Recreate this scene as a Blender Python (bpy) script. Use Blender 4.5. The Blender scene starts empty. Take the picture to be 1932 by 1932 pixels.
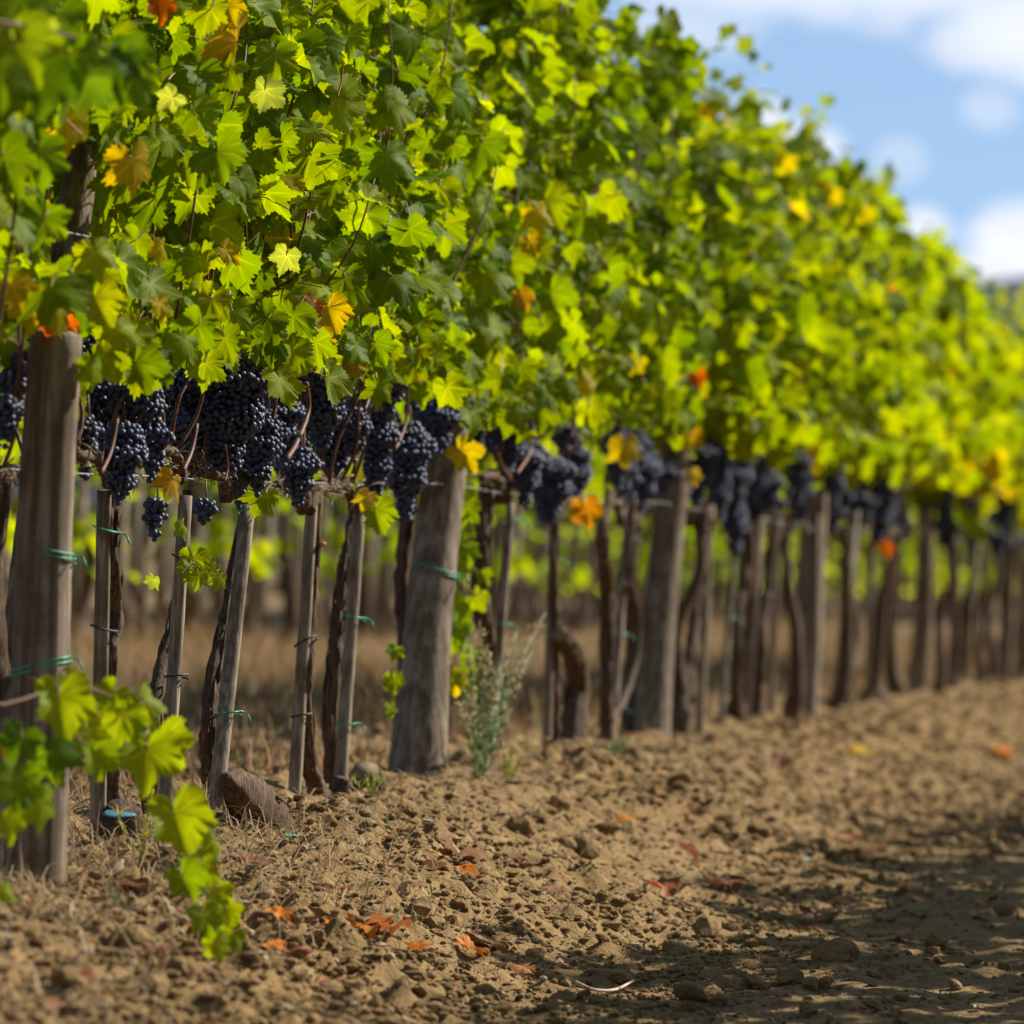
import bpy, math, random
import numpy as np
from mathutils import Vector, Matrix

random.seed(7)
rng = np.random.default_rng(11)
SC = bpy.context.scene
COL = SC.collection

# ------------------------------------------------------------------ camera
PXW = 1932.0                      # pixel grid the photograph was measured in
FPX = 11900.0
THETA, ROLL = math.radians(9.5), math.radians(2.5)
PITCH = math.atan((1050 - 966) / FPX)
CAM = np.array([3.33, 0.0, 0.72])
_f = np.array([-math.sin(THETA) * math.cos(PITCH), math.cos(THETA) * math.cos(PITCH), math.sin(PITCH)])
_r = np.array([math.cos(THETA), math.sin(THETA), 0.0])
_u = np.cross(_r, _f)
RGT = _r * math.cos(ROLL) + _u * math.sin(ROLL)
UPV = _u * math.cos(ROLL) - _r * math.sin(ROLL)
cd = bpy.data.cameras.new('camera')
cd.sensor_width = 36.0
cd.lens = 36.0 * FPX / PXW
cd.clip_start, cd.clip_end = 0.1, 6000
cd.dof.use_dof = True
cd.dof.focus_distance = 15.4
cd.dof.aperture_fstop = 3.9
co = bpy.data.objects.new('camera', cd)
COL.objects.link(co)
co.matrix_world = Matrix(((RGT[0], UPV[0], -_f[0], CAM[0]), (RGT[1], UPV[1], -_f[1], CAM[1]),
                          (RGT[2], UPV[2], -_f[2], CAM[2]), (0, 0, 0, 1)))
SC.camera = co

# ------------------------------------------------------------------ sky, sun, exposure
SUN_EL = math.radians(38)
SUN_FWD = math.radians(42)        # turned from +X (across the rows) towards +Y (along them)
sun_dir = Vector((math.cos(SUN_EL) * math.cos(SUN_FWD), math.cos(SUN_EL) * math.sin(SUN_FWD), math.sin(SUN_EL)))
W = bpy.data.worlds.new('World')
SC.world = W
W.use_nodes = True
SC.view_settings.view_transform = 'Standard'
SC.view_settings.look = 'None'
SC.view_settings.exposure = 0.75
SC.view_settings.gamma = 1.0
SC.view_settings.use_curve_mapping = False
SC.render.engine = 'CYCLES'
SC.cycles.use_denoising = True
SC.cycles.use_adaptive_sampling = True
SC.cycles.adaptive_threshold = 0.02
SC.cycles.max_bounces = 8
SC.cycles.diffuse_bounces = 4
SC.cycles.transmission_bounces = 6
SC.cycles.caustics_reflective = False
SC.cycles.caustics_refractive = False

sl = bpy.data.lights.new('sun', 'SUN')
sl.energy = 5.0
sl.angle = math.radians(0.53)
sl.color = (1.0, 0.955, 0.87)
so = bpy.data.objects.new('sun', sl)
COL.objects.link(so)
so.rotation_euler = sun_dir.to_track_quat('Z', 'Y').to_euler()


class NT:
    """tiny node-graph helper"""
    def __init__(s, tree):
        s.t = tree
        tree.nodes.clear()

    def n(s, typ, **kw):
        nd = s.t.nodes.new(typ)
        for k, v in kw.items():
            if k.startswith('i_'):
                s.set(nd, int(k[2:]), v)
            else:
                setattr(nd, k, v)
        return nd

    def set(s, nd, key, v):
        sock = nd.inputs[key]
        if isinstance(v, bpy.types.NodeSocket):
            s.t.links.new(v, sock)
        elif isinstance(v, bpy.types.Node):
            s.t.links.new(v.outputs[0], sock)
        else:
            sock.default_value = v
        return nd

    def m(s, op, a, b=0.0, c=0.0, clamp=False):
        nd = s.t.nodes.new('ShaderNodeMath')
        nd.operation = op
        nd.use_clamp = clamp
        for i, v in enumerate((a, b, c)):
            s.set(nd, i, v)
        return nd.outputs[0]

    def mix(s, fac, a, b, blend='MIX'):
        nd = s.t.nodes.new('ShaderNodeMix')
        nd.data_type = 'RGBA'
        nd.blend_type = blend
        s.set(nd, 0, fac)
        s.set(nd, 6, a)
        s.set(nd, 7, b)
        return nd.outputs[2]

    def ramp(s, fac, a, b, smooth=True):
        nd = s.t.nodes.new('ShaderNodeMapRange')
        nd.interpolation_type = 'SMOOTHSTEP' if smooth else 'LINEAR'
        s.set(nd, 0, fac)
        nd.inputs[1].default_value = a
        nd.inputs[2].default_value = b
        return nd.outputs[0]

    def noise(s, vec, scale, detail=3.0, rough=0.55):
        nd = s.t.nodes.new('ShaderNodeTexNoise')
        if vec is not None:
            s.set(nd, 'Vector', vec)
        nd.inputs['Scale'].default_value = scale
        nd.inputs['Detail'].default_value = detail
        nd.inputs['Roughness'].default_value = rough
        return nd.outputs[0]


def pix_dir(px, py):
    d = _f * FPX + RGT * (px - 966) + UPV * (966 - py)
    return d / np.linalg.norm(d)


def U(px, py, w=0.0):
    """where the pixel's ray meets the upright plane x = w beside the row"""
    d = pix_dir(px, py)
    return CAM + d * ((w - CAM[0]) / d[0])


def build_world():
    g = NT(W.node_tree)
    out = g.n('ShaderNodeOutputWorld')
    bg = g.n('ShaderNodeBackground')
    bg.inputs[1].default_value = 0.085
    tc = g.n('ShaderNodeTexCoord')
    sep = g.n('ShaderNodeSeparateXYZ', i_0=tc.outputs['Generated'])
    x, y, z = sep.outputs
    # the sky just above a clear autumn horizon is already blue: look the model up a little higher
    comb = g.n('ShaderNodeCombineXYZ')
    g.set(comb, 0, x); g.set(comb, 1, y)
    g.set(comb, 2, g.m('ADD', g.m('MAXIMUM', z, 0.0), 0.19))
    nrm = g.n('ShaderNodeVectorMath', operation='NORMALIZE', i_0=comb)
    sky = g.n('ShaderNodeTexSky', sky_type='NISHITA', sun_disc=False)
    sky.sun_elevation = SUN_EL
    sky.sun_rotation = math.pi / 2 - SUN_FWD
    sky.air_density = 1.0
    sky.dust_density = 0.3
    sky.ozone_density = 1.6
    g.set(sky, 0, nrm)
    az = g.m('ARCTAN2', x, y)
    el = g.m('ARCSINE', z)
    # drifting cumulus everywhere, plus the banks that the photograph shows over the far rows
    pv = g.n('ShaderNodeCombineXYZ')
    g.set(pv, 0, g.m('MULTIPLY', az, 85.0)); g.set(pv, 1, g.m('MULTIPLY', el, 150.0))
    n1 = g.noise(pv, 1.0, 5.0, 0.55)
    pv2 = g.n('ShaderNodeCombineXYZ')
    g.set(pv2, 0, g.m('MULTIPLY', az, 2.2)); g.set(pv2, 1, g.m('MULTIPLY', el, 5.5)); pv2.inputs[2].default_value = 3.7
    n2 = g.noise(pv2, 1.0, 6.0, 0.55)
    wob = g.m('MULTIPLY', g.m('SUBTRACT', n1, 0.5), 3.4)
    mask = None
    blobs = [(1560, -70, 470, 105, 0.8), (1970, 60, 190, 90, 0.9), (1975, 495, 150, 100, 1.25), (1840, 565, 260, 62, 1.05),
             (1440, 240, 55, 55, 0.85), (1505, 280, 85, 42, 0.9), (1700, 300, 48, 44, 0.34), (1865, 208, 52, 40, 0.38),
             (1742, 440, 50, 44, 0.9), (1290, 60, 120, 50, 0.45)]
    for (bx, by, sx, sy, amp) in blobs:
        d = pix_dir(bx, by)
        a0, e0 = math.atan2(d[0], d[1]), math.asin(d[2])
        qa = g.m('DIVIDE', g.m('SUBTRACT', az, a0), sx / FPX)
        qe = g.m('DIVIDE', g.m('SUBTRACT', el, e0), sy / FPX)
        r2 = g.m('ADD', g.m('MULTIPLY', qa, qa), g.m('MULTIPLY', qe, qe))
        r2 = g.m('ADD', r2, wob)
        b = g.m('MULTIPLY', g.ramp(r2, 1.9, 0.15), amp)
        mask = b if mask is None else g.m('MAXIMUM', mask, b)
    far = g.m('MULTIPLY', g.ramp(n2, 0.56, 0.74), g.ramp(el, 0.105, 0.2))
    mask = g.m('MINIMUM', g.m('MAXIMUM', mask, far), 1.0)
    shade = g.ramp(g.m('ADD', n1, g.m('MULTIPLY', el, 0.0)), 0.25, 0.75)
    cloud = g.mix(shade, (5.8, 6.2, 7.2, 1), (7.7, 7.8, 8.0, 1))
    colr = g.mix(mask, sky.outputs[0], cloud)
    g.set(bg, 0, colr)
    g.set(out, 0, bg)


build_world()

# ------------------------------------------------------------------ noise + terrain
_lat = rng.random((256, 256))


def vnoise(x, y, off=0):
    xi, yi = np.floor(x).astype(int), np.floor(y).astype(int)
    fx, fy = x - xi, y - yi
    fx, fy = fx * fx * (3 - 2 * fx), fy * fy * (3 - 2 * fy)
    g = lambda a, b: _lat[(a + off * 37) & 255, (b + off * 91) & 255]
    return (g(xi, yi) * (1 - fx) + g(xi + 1, yi) * fx) * (1 - fy) + (g(xi, yi + 1) * (1 - fx) + g(xi + 1, yi + 1) * fx) * fy


PROF = np.array([(-2000, 0.0), (0, -.02), (13.6, -.02), (18.4, .04), (23.3, .06), (28, .04), (33, .07), (38, .05), (70, .05), (2000, .05)])


def sstep(t):
    t = np.clip(t, 0, 1)
    return t * t * (3 - 2 * t)


def base_h(x, y):
    x = np.asarray(x, float); y = np.asarray(y, float)
    h = np.interp(y, PROF[:, 0], PROF[:, 1])
    h = h - 0.28 * sstep((x - 0.10) / 1.05) * (1 - 0.55 * sstep((x - 2.9) / 0.9))
    left = np.clip(-x - 0.15, 0, 40)
    h = h + 0.028 * left - 0.04 * sstep(left / 0.5) * (1 - sstep((left - 2.6) / 1.0))
    return h


def ground_h(x, y):
    x = np.asarray(x, float); y = np.asarray(y, float)
    near = np.exp(-np.clip(np.abs(y - 20) - 25, 0, None) / 20)
    a = (vnoise(x * 1.1, y * 0.9, 1) - .5) * .05
    b = (vnoise(x * 4.2, y * 3.6, 2) - .5) * .045
    c = (vnoise(x * 12, y * 11, 3) - .5) * .030
    d = (vnoise(x * 26, y * 23, 4) - .5) * .020 + (vnoise(x * 43, y * 37, 6) - .5) * .018
    clod = np.clip(vnoise(x * 9, y * 8, 5) - .60, 0, 1) * .075 + np.clip(vnoise(x * 19, y * 17, 10) - .6, 0, 1) * .07
    rough = (0.5 + 0.6 * sstep((1.5 - x) / 1.0)) * (.45 + 1.0 * vnoise(x * 1.3, y * .8, 15))
    return base_h(x, y) + (a + (b + c + d + clod) * rough) * near


def gh(x, y):
    return float(ground_h(np.array([x]), np.array([y]))[0])


def on_ground(px, py):
    d = pix_dir(px, py)
    lo, hi = 5.0, 90.0
    t = lo
    while t < hi:
        p = CAM + d * t
        if p[2] < base_h(p[0], p[1]):
            break
        t += 0.03
    p = CAM + d * t
    return np.array([p[0], p[1], gh(p[0], p[1])])


# ------------------------------------------------------------------ mesh + object helpers
def new_mesh(name, verts, faces, mats, mat_idx=None, smooth=True, uv=None, col=None):
    me = bpy.data.meshes.new(name)
    if isinstance(verts, np.ndarray) and isinstance(faces, np.ndarray):
        k = faces.shape[1]
        me.vertices.add(len(verts))
        me.vertices.foreach_set('co', verts.astype(np.float32).ravel())
        me.loops.add(faces.size)
        me.loops.foreach_set('vertex_index', faces.astype(np.int32).ravel())
        me.polygons.add(len(faces))
        me.polygons.foreach_set('loop_start', np.arange(0, faces.size, k, dtype=np.int32))
    else:
        me.from_pydata([tuple(v) for v in verts], [], [tuple(f) for f in faces])
    for m in (mats if isinstance(mats, (list, tuple)) else [mats]):
        me.materials.append(m)
    if mat_idx is not None:
        me.polygons.foreach_set('material_index', np.asarray(mat_idx, dtype=np.int32))
    me.polygons.foreach_set('use_smooth', np.full(len(me.polygons), smooth, dtype=bool))
    if uv is not None:
        li = np.empty(len(me.loops), dtype=np.int32)
        me.loops.foreach_get('vertex_index', li)
        lay = me.uv_layers.new(name='UVMap')
        lay.data.foreach_set('uv', np.asarray(uv, dtype=np.float32)[li].ravel())
    if col is not None:
        at = me.color_attributes.new('Col', 'FLOAT_COLOR', 'POINT')
        c4 = np.ones((len(me.vertices), 4), dtype=np.float32)
        c4[:, :3] = col
        at.data.foreach_set('color', c4.ravel())
    me.update(calc_edges=True)
    return me


def obj(name, me, parent=None, loc=None, label=None, cat=None, group=None, kind=None):
    o = bpy.data.objects.new(name, me)
    COL.objects.link(o)
    if parent is not None:
        o.parent = parent
    if loc is not None:
        o.location = loc
    tag(o, label, cat, group, kind)
    return o


def tag(o, label=None, cat=None, group=None, kind=None):
    for k, v in (('label', label), ('category', cat), ('group', group), ('kind', kind)):
        if v:
            o[k] = v
    return o


class MB:
    """collects pieces of ONE part"""
    def __init__(s):
        s.v, s.f, s.mi = [], [], []

    def add(s, v, f, mi=0):
        o = len(s.v)
        s.v.extend([tuple(p) for p in v])
        s.f.extend([tuple(i + o for i in q) for q in f])
        s.mi.extend([mi] * len(f))

    def mesh(s, name, mats, smooth=True):
        return new_mesh(name, s.v, s.f, mats, s.mi, smooth)


def smooth_path(pts, n):
    """Catmull-Rom through pts"""
    pts = [np.asarray(p, float) for p in pts]
    P = [2 * pts[0] - pts[1]] + pts + [2 * pts[-1] - pts[-2]]
    out = []
    segs = len(pts) - 1
    for k in range(n):
        t = k / (n - 1) * segs
        i = min(int(t), segs - 1)
        t -= i
        a, b, c, d = P[i:i + 4]
        out.append(.5 * ((2 * b) + (c - a) * t + (2 * a - 5 * b + 4 * c - d) * t * t + (3 * b - a - 3 * c + d) * t ** 3))
    return out


def tube(path, radii, sides=8, rough=0.0, groove=0.0, seed=0, cap=True, flat=1.0, twist=0.0):
    rs = np.random.default_rng(seed)
    path = [np.asarray(p, float) for p in path]
    n = len(path)
    radii = np.interp(np.linspace(0, 1, n), np.linspace(0, 1, len(radii)), radii) if hasattr(radii, '__len__') else np.full(n, radii)
    groov = 1 + groove * (rs.random(sides) * 2 - 1)
    V, Fc = [], []
    ref = np.array([1.0, 0.13, 0.07])
    for i, p in enumerate(path):
        d = path[min(i + 1, n - 1)] - path[max(i - 1, 0)]
        d = d / (np.linalg.norm(d) + 1e-9)
        a = ref - d * (ref @ d)
        if np.linalg.norm(a) < 0.2:
            a = np.array([0, 1.0, 0]) - d * d[1]
        a /= np.linalg.norm(a)
        b = np.cross(d, a)
        for k in range(sides):
            an = 2 * math.pi * k / sides + twist * i
            rr = radii[i] * groov[k] * (1 + rough * (rs.random() * 2 - 1))
            V.append(p + a * math.cos(an) * rr + b * math.sin(an) * rr * flat)
    for i in range(n - 1):
        for k in range(sides):
            k2 = (k + 1) % sides
            Fc.append((i * sides + k, i * sides + k2, (i + 1) * sides + k2, (i + 1) * sides + k))
    if cap:
        Fc.append(tuple(range(sides))[::-1])
        Fc.append(tuple((n - 1) * sides + k for k in range(sides)))
    return V, Fc


# ------------------------------------------------------------------ materials
def mat(name):
    m = bpy.data.materials.new(name)
    m.use_nodes = True
    g = NT(m.node_tree)
    out = g.n('ShaderNodeOutputMaterial')
    return m, g, out


def bump(g, height, strength, dist):
    b = g.n('ShaderNodeBump')
    b.inputs['Strength'].default_value = strength
    b.inputs['Distance'].default_value = dist
    g.set(b, 'Height', height)
    return b.outputs[0]


def wood_mat(name, a, b, c, sx=60, sz=2.2, rough=.85, bstr=.8, bd=.006, lichen=None):
    m, g, out = mat(name)
    tc = g.n('ShaderNodeTexCoord')
    oi = g.n('ShaderNodeObjectInfo')
    mp = g.n('ShaderNodeMapping')
    g.set(mp, 0, tc.outputs['Object'])
    mp.inputs['Scale'].default_value = (sx, sx, sz)
    cb = g.n('ShaderNodeCombineXYZ')
    g.set(cb, 0, g.m('MULTIPLY', oi.outputs['Random'], 40))
    g.set(mp, 1, cb)
    n1 = g.noise(mp, 1.0, 5.0, .65)
    n2 = g.noise(tc.outputs['Object'], 9.0, 4.0, .6)
    n3 = g.noise(tc.outputs['Object'], 160.0, 3.0, .6)
    col = g.mix(g.ramp(n1, .36, .66), a, b)
    col = g.mix(g.m('MULTIPLY', g.ramp(n2, .42, .72), .75), col, c)
    if lichen:
        col = g.mix(g.m('MULTIPLY', g.ramp(n3, .6, .74), .5), col, lichen)
    p = g.n('ShaderNodeBsdfPrincipled')
    g.set(p, 'Base Color', col)
    p.inputs['Roughness'].default_value = rough
    p.inputs['Specular IOR Level'].default_value = .25
    g.set(p, 'Normal', bump(g, g.m('ADD', n1, g.m('MULTIPLY', n3, .25)), bstr, bd))
    g.set(out, 0, p)
    return m


M_POST = wood_mat('weathered_post_wood', (.105, .070, .040, 1), (.275, .215, .15, 1), (.082, .050, .026, 1), sx=45, sz=1.6, lichen=(.30, .265, .205, 1), bd=.004)
M_STAKE = wood_mat('stake_wood', (.125, .09, .054, 1), (.32, .255, .18, 1), (.105, .07, .042, 1), sx=80, sz=3.0, bd=.003)
M_BARK = wood_mat('vine_bark', (.045, .026, .015, 1), (.19, .115, .065, 1), (.10, .058, .032, 1), sx=110, sz=7, bstr=1.0, bd=.012)
M_SHAG = wood_mat('shaggy_grey_bark', (.18, .13, .09, 1), (.44, .36, .27, 1), (.28, .21, .15, 1), sx=90, sz=30, bd=.008)
M_CANE = wood_mat('red_brown_cane', (.085, .030, .015, 1), (.165, .060, .028, 1), (.125, .05, .027, 1), sx=120, sz=12, rough=.55, bd=.0015)
M_CUT = wood_mat('cut_wood', (.16, .11, .06, 1), (.26, .19, .10, 1), (.10, .07, .04, 1), sx=30, sz=30, bd=.004)
M_TWIG = wood_mat('bare_twig_wood', (.42, .27, .22, 1), (.55, .40, .33, 1), (.4, .28, .2, 1), sx=80, sz=80, bd=.001)


def plain(name, c, rough=.5, metal=0.0, var=.25, scale=40, spec=.4):
    m, g, out = mat(name)
    tc = g.n('ShaderNodeTexCoord')
    n = g.noise(tc.outputs['Object'], scale, 3, .6)
    col = g.mix(g.m('MULTIPLY', n, var * 2), (*c, 1), tuple(x * .45 for x in c) + (1,))
    p = g.n('ShaderNodeBsdfPrincipled')
    g.set(p, 'Base Color', col)
    p.inputs['Roughness'].default_value = rough
    p.inputs['Metallic'].default_value = metal
    p.inputs['Specular IOR Level'].default_value = spec
    g.set(out, 0, p)
    return m


M_TIE = plain('green_plastic_tie', (.03, .34, .17), .4)
M_TIEDARK = plain('dark_rubber_tie', (.02, .022, .03), .6)
M_WIRE = plain('galvanised_wire', (.40, .40, .40), .5, .8)
M_BLUE = plain('blue_wound_paint', (.07, .24, .30), .6, spec=.3)
M_TEAL = plain('teal_plastic_scrap', (.05, .5, .42), .4)
M_SNAIL = plain('orange_gall', (.6, .22, .07), .5)


def leaf_material(name='vine_leaf', tmul=(2.12, 1.80, .10, 1), tfac=.58):
    m, g, out = mat(name)
    uv = g.n('ShaderNodeUVMap', uv_map='UVMap')
    sep = g.n('ShaderNodeSeparateXYZ', i_0=uv.outputs[0])
    ax = g.m('ABSOLUTE', sep.outputs[0])
    y = sep.outputs[1]
    vein = None
    for deg in (0, 52, 108):
        s, c = math.sin(math.radians(deg)), math.cos(math.radians(deg))
        perp = g.m('ABSOLUTE', g.m('SUBTRACT', g.m('MULTIPLY', ax, c), g.m('MULTIPLY', y, s)))
        along = g.m('ADD', g.m('MULTIPLY', ax, s), g.m('MULTIPLY', y, c))
        wdt = g.m('MULTIPLY', g.m('SUBTRACT', 1.0, along), .045)
        v = g.m('MULTIPLY', g.m('LESS_THAN', perp, wdt), g.m('GREATER_THAN', along, 0.0))
        # side veins, herring-bone off each main vein
        sv = g.m('ABSOLUTE', g.m('SINE', g.m('SUBTRACT', g.m('MULTIPLY', along, 20.0), g.m('MULTIPLY', perp, 17.0))))
        sv = g.m('MULTIPLY', g.m('LESS_THAN', sv, .16), g.m('MULTIPLY', g.m('LESS_THAN', perp, g.m('MULTIPLY', along, .45)), .35))
        v = g.m('MAXIMUM', v, sv)
        vein = v if vein is None else g.m('MAXIMUM', vein, v)
    oi = g.n('ShaderNodeObjectInfo')
    at = g.n('ShaderNodeAttribute', attribute_name='Col')
    tc = g.n('ShaderNodeTexCoord')
    base = g.mix(1.0, oi.outputs['Color'], at.outputs['Color'], 'MULTIPLY')
    geo = g.n('ShaderNodeNewGeometry')
    n1 = g.noise(geo.outputs['Position'], 22.0, 3, .6)
    n2 = g.noise(geo.outputs['Position'], 70.0, 2, .6)
    base = g.mix(g.ramp(n1, .58, .78), base, g.mix(1.0, base, (1.55, 1.15, .7, 1), 'MULTIPLY'))
    base = g.mix(g.m('MULTIPLY', g.ramp(n2, .66, .78), .35), base, (.16, .10, .03, 1))
    base = g.mix(g.m('MULTIPLY', vein, .55), base, g.mix(1.0, base, (1.9, 1.6, 2.2, 1), 'MULTIPLY'))
    under = g.mix(.08, g.mix(1.0, base, (1.25, 1.15, 1.5, 1), 'MULTIPLY'), (.24, .30, .10, 1))
    side = g.mix(geo.outputs['Backfacing'], base, under)
    p = g.n('ShaderNodeBsdfPrincipled')
    g.set(p, 'Base Color', side)
    p.inputs['Roughness'].default_value = .52
    p.inputs['Specular IOR Level'].default_value = .07
    g.set(p, 'Normal', bump(g, g.m('SUBTRACT', g.m('MULTIPLY', n2, .5), vein), .35, .002))
    tr = g.n('ShaderNodeBsdfTranslucent')
    tcol = g.mix(1.0, base, tmul, 'MULTIPLY')
    g.set(tr, 0, tcol)
    mx = g.n('ShaderNodeMixShader')
    mx.inputs[0].default_value = tfac
    g.set(mx, 1, p)
    g.set(mx, 2, tr)
    g.set(out, 0, mx)
    return m


M_LEAF = leaf_material()
M_DRY = leaf_material('dry_fallen_leaf', (1.0, .9, .8, 1), .25)
M_PETIOLE = plain('pink_petiole', (.38, .15, .09), .5)


def berry_material():
    m, g, out = mat('blue_black_grape')
    geo = g.n('ShaderNodeNewGeometry')
    n = g.noise(geo.outputs['Position'], 38.0, 3, .6)
    n2 = g.noise(geo.outputs['Position'], 260.0, 2, .6)
    col = g.mix(g.ramp(n, .35, .7), (.016, .018, .045, 1), (.043, .053, .125, 1))
    col = g.mix(g.m('MULTIPLY', g.ramp(n2, .45, .75), .4), col, (.095, .115, .22, 1))
    p = g.n('ShaderNodeBsdfPrincipled')
    g.set(p, 'Base Color', col)
    g.set(p, 'Roughness', g.m('ADD', g.m('MULTIPLY', n2, .25), .40))
    p.inputs['Specular IOR Level'].default_value = .5
    g.set(out, 0, p)
    return m


M_BERRY = berry_material()


def soil_material(name='tilled_clay_soil', grey=0.0):
    m, g, out = mat(name)
    geo = g.n('ShaderNodeNewGeometry')
    P = geo.outputs['Position']
    n1 = g.noise(P, 1.7, 4, .6)
    n2 = g.noise(P, 14.0, 5, .65)
    n3 = g.noise(P, 90.0, 4, .65)
    col = g.mix(g.ramp(n2, .3, .7), (.178, .106, .039, 1), (.34, .215, .086, 1))
    col = g.mix(g.m('MULTIPLY', g.ramp(n1, .4, .7), .5), col, (.29, .178, .066, 1))
    col = g.mix(g.m('MULTIPLY', g.ramp(n3, .58, .75), .5), col, (.42, .32, .18, 1))
    col = g.mix(g.m('MULTIPLY', g.ramp(n3, .46, .3), .5), col, (.10, .064, .026, 1))
    # dry thatch on the untilled ground between the rows
    sep = g.n('ShaderNodeSeparateXYZ', i_0=P)
    th = g.m('MULTIPLY', g.ramp(sep.outputs[0], -.35, -.9), .8)
    col = g.mix(th, col, g.mix(g.ramp(n2, .35, .65), (.13, .085, .045, 1), (.24, .165, .085, 1)))
    p = g.n('ShaderNodeBsdfPrincipled')
    g.set(p, 'Base Color', col)
    p.inputs['Roughness'].default_value = .92
    p.inputs['Specular IOR Level'].default_value = .15
    g.set(p, 'Normal', bump(g, g.m('ADD', n3, g.m('MULTIPLY', n2, .6)), 1.0, .014))
    g.set(out, 0, p)
    return m


M_SOIL = soil_material()


M_CHIP = plain('pale_marl_chip', (.40, .30, .17), .9, spec=.15)
M_DARKCLOD = plain('dark_brown_crumb', (.16, .10, .045), .95, spec=.1)  # darker brown tone for a random few of the crumbs


def col_mat(name, rough=.8, trans=0.3):
    """colour from the mesh's own Col attribute"""
    m, g, out = mat(name)
    at = g.n('ShaderNodeAttribute', attribute_name='Col')
    p = g.n('ShaderNodeBsdfPrincipled')
    g.set(p, 'Base Color', at.outputs['Color'])
    p.inputs['Roughness'].default_value = rough
    p.inputs['Specular IOR Level'].default_value = .25
    tr = g.n('ShaderNodeBsdfTranslucent')
    g.set(tr, 0, at.outputs['Color'])
    mx = g.n('ShaderNodeMixShader')
    mx.inputs[0].default_value = trans
    g.set(mx, 1, p); g.set(mx, 2, tr)
    g.set(out, 0, mx)
    return m


M_BLADE = col_mat('dry_and_green_blades')

# ------------------------------------------------------------------ ground (one sheet out to the horizon)


def axis(segs, lo, hi):
    pts = []
    for a, b, s in segs:
        pts.append(np.arange(a, b, s))
    mid = np.concatenate(pts)
    def grow(start, step, end, sgn):
        out, x = [], start
        while abs(x - start) < abs(end - start):
            step *= 1.35
            x += sgn * step
            out.append(x)
        return out
    left = grow(mid[0], segs[0][2], lo, -1)[::-1]
    right = grow(mid[-1], segs[-1][2], hi, 1)
    return np.concatenate([left, mid, right])


gx = axis([(-1.0, 2.6, .018)], -1500, 1500)
gy = axis([(10.3, 21, .02), (21, 30, .035), (30, 42, .06)], -800, 2500)
GX, GY = np.meshgrid(gx, gy)
GZ = ground_h(GX, GY)
nx, ny = len(gx), len(gy)
idx = np.arange(nx * ny).reshape(ny, nx)
gf = np.stack([idx[:-1, :-1], idx[:-1, 1:], idx[1:, 1:], idx[1:, :-1]], -1).reshape(-1, 4)
ground = obj('ground', new_mesh('ground', np.stack([GX, GY, GZ], -1).reshape(-1, 3), gf, M_SOIL), kind='structure')

# clods: the big ones are pieces of the ground, the crumbs are one mass
ICO_V = []
ICO_F = []


def ico(sub):
    import bmesh
    bm = bmesh.new()
    bmesh.ops.create_icosphere(bm, subdivisions=sub, radius=1.0)
    v = np.array([p.co[:] for p in bm.verts])
    f = np.array([[q.index for q in fc.verts] for fc in bm.faces])
    bm.free()
    return v, f


I1v, I1f = ico(1)
I2v, I2f = ico(2)


def clod_shape(v, seed, amp):
    r = np.random.default_rng(seed)
    k = r.normal(size=(6, 3)) * 1.6
    ph = r.random(6) * 6.28
    s = sum(np.sin(v @ k[i] + ph[i]) for i in range(6)) / 6
    out = v * (1 + amp * s)[:, None] * (1 + .10 * r.normal(size=len(v)))[:, None]
    return out * np.array([1, .85, .62])


clod_meshes = [new_mesh('clod', clod_shape(I2v, 50 + i, .55), I2f, M_SOIL, smooth=False) for i in range(7)]
N = 270
for i in range(N):
    # more of them towards the camera and on the bank under the vines
    while True:
        px, py = random.uniform(120, 1930), random.uniform(1330, 1925)
        if random.random() < ((py - 1250) / 680) ** 1.2:
            p = on_ground(px, py)
            if p[1] < 34 and p[0] > .12:
                break
    r = random.choice((.013, .016, .019, .023, .028, .040)) * random.uniform(.8, 1.2)
    o = obj('clod', random.choice(clod_meshes), ground)
    o.location = (p[0], p[1], p[2] + r * .25)
    o.rotation_euler = (random.uniform(-.5, .5), random.uniform(-.5, .5), random.uniform(0, 6.28))
    o.scale = (r * random.uniform(.8, 1.4), r, r * random.uniform(.7, 1.2))


def scatter_crumbs(n):
    shapes = [clod_shape(I1v, 80 + i, .5) for i in range(8)]
    x = np.where(rng.random(n) < .6, rng.uniform(.1, 1.5, n), rng.uniform(-.9, 2.7, n))
    y = 10.6 + 26 * rng.random(n) ** 1.9
    z = ground_h(x, y)
    s = .0038 + .013 * rng.random(n) ** 3.0 + .012 * (rng.random(n) < .05) * rng.random(n)
    s = s * (1 + .35 * (y > 20)) * (.5 + .95 * vnoise(x * 1.3, y * .8, 15)) * (1 - .3 * (x > 1.3))
    ang = rng.random(n) * 6.28
    V = np.empty((n, 12, 3))
    for i in range(n):
        v = shapes[i & 7] * s[i]
        c, q = math.cos(ang[i]), math.sin(ang[i])
        V[i, :, 0] = v[:, 0] * c - v[:, 1] * q + x[i]
        V[i, :, 1] = v[:, 0] * q + v[:, 1] * c + y[i]
        V[i, :, 2] = v[:, 2] + z[i] + s[i] * .35
    Fc = (I1f[None] + (np.arange(n) * 12)[:, None, None]).reshape(-1, 3)
    me = new_mesh('soil_crumbs', V.reshape(-1, 3), Fc, [M_SOIL, M_CHIP, M_DARKCLOD], np.repeat(rng.choice(3, n, p=(.85, .07, .08)), 20), smooth=False)
    obj('soil_crumbs', me, ground, kind='stuff')


scatter_crumbs(62000)


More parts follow.
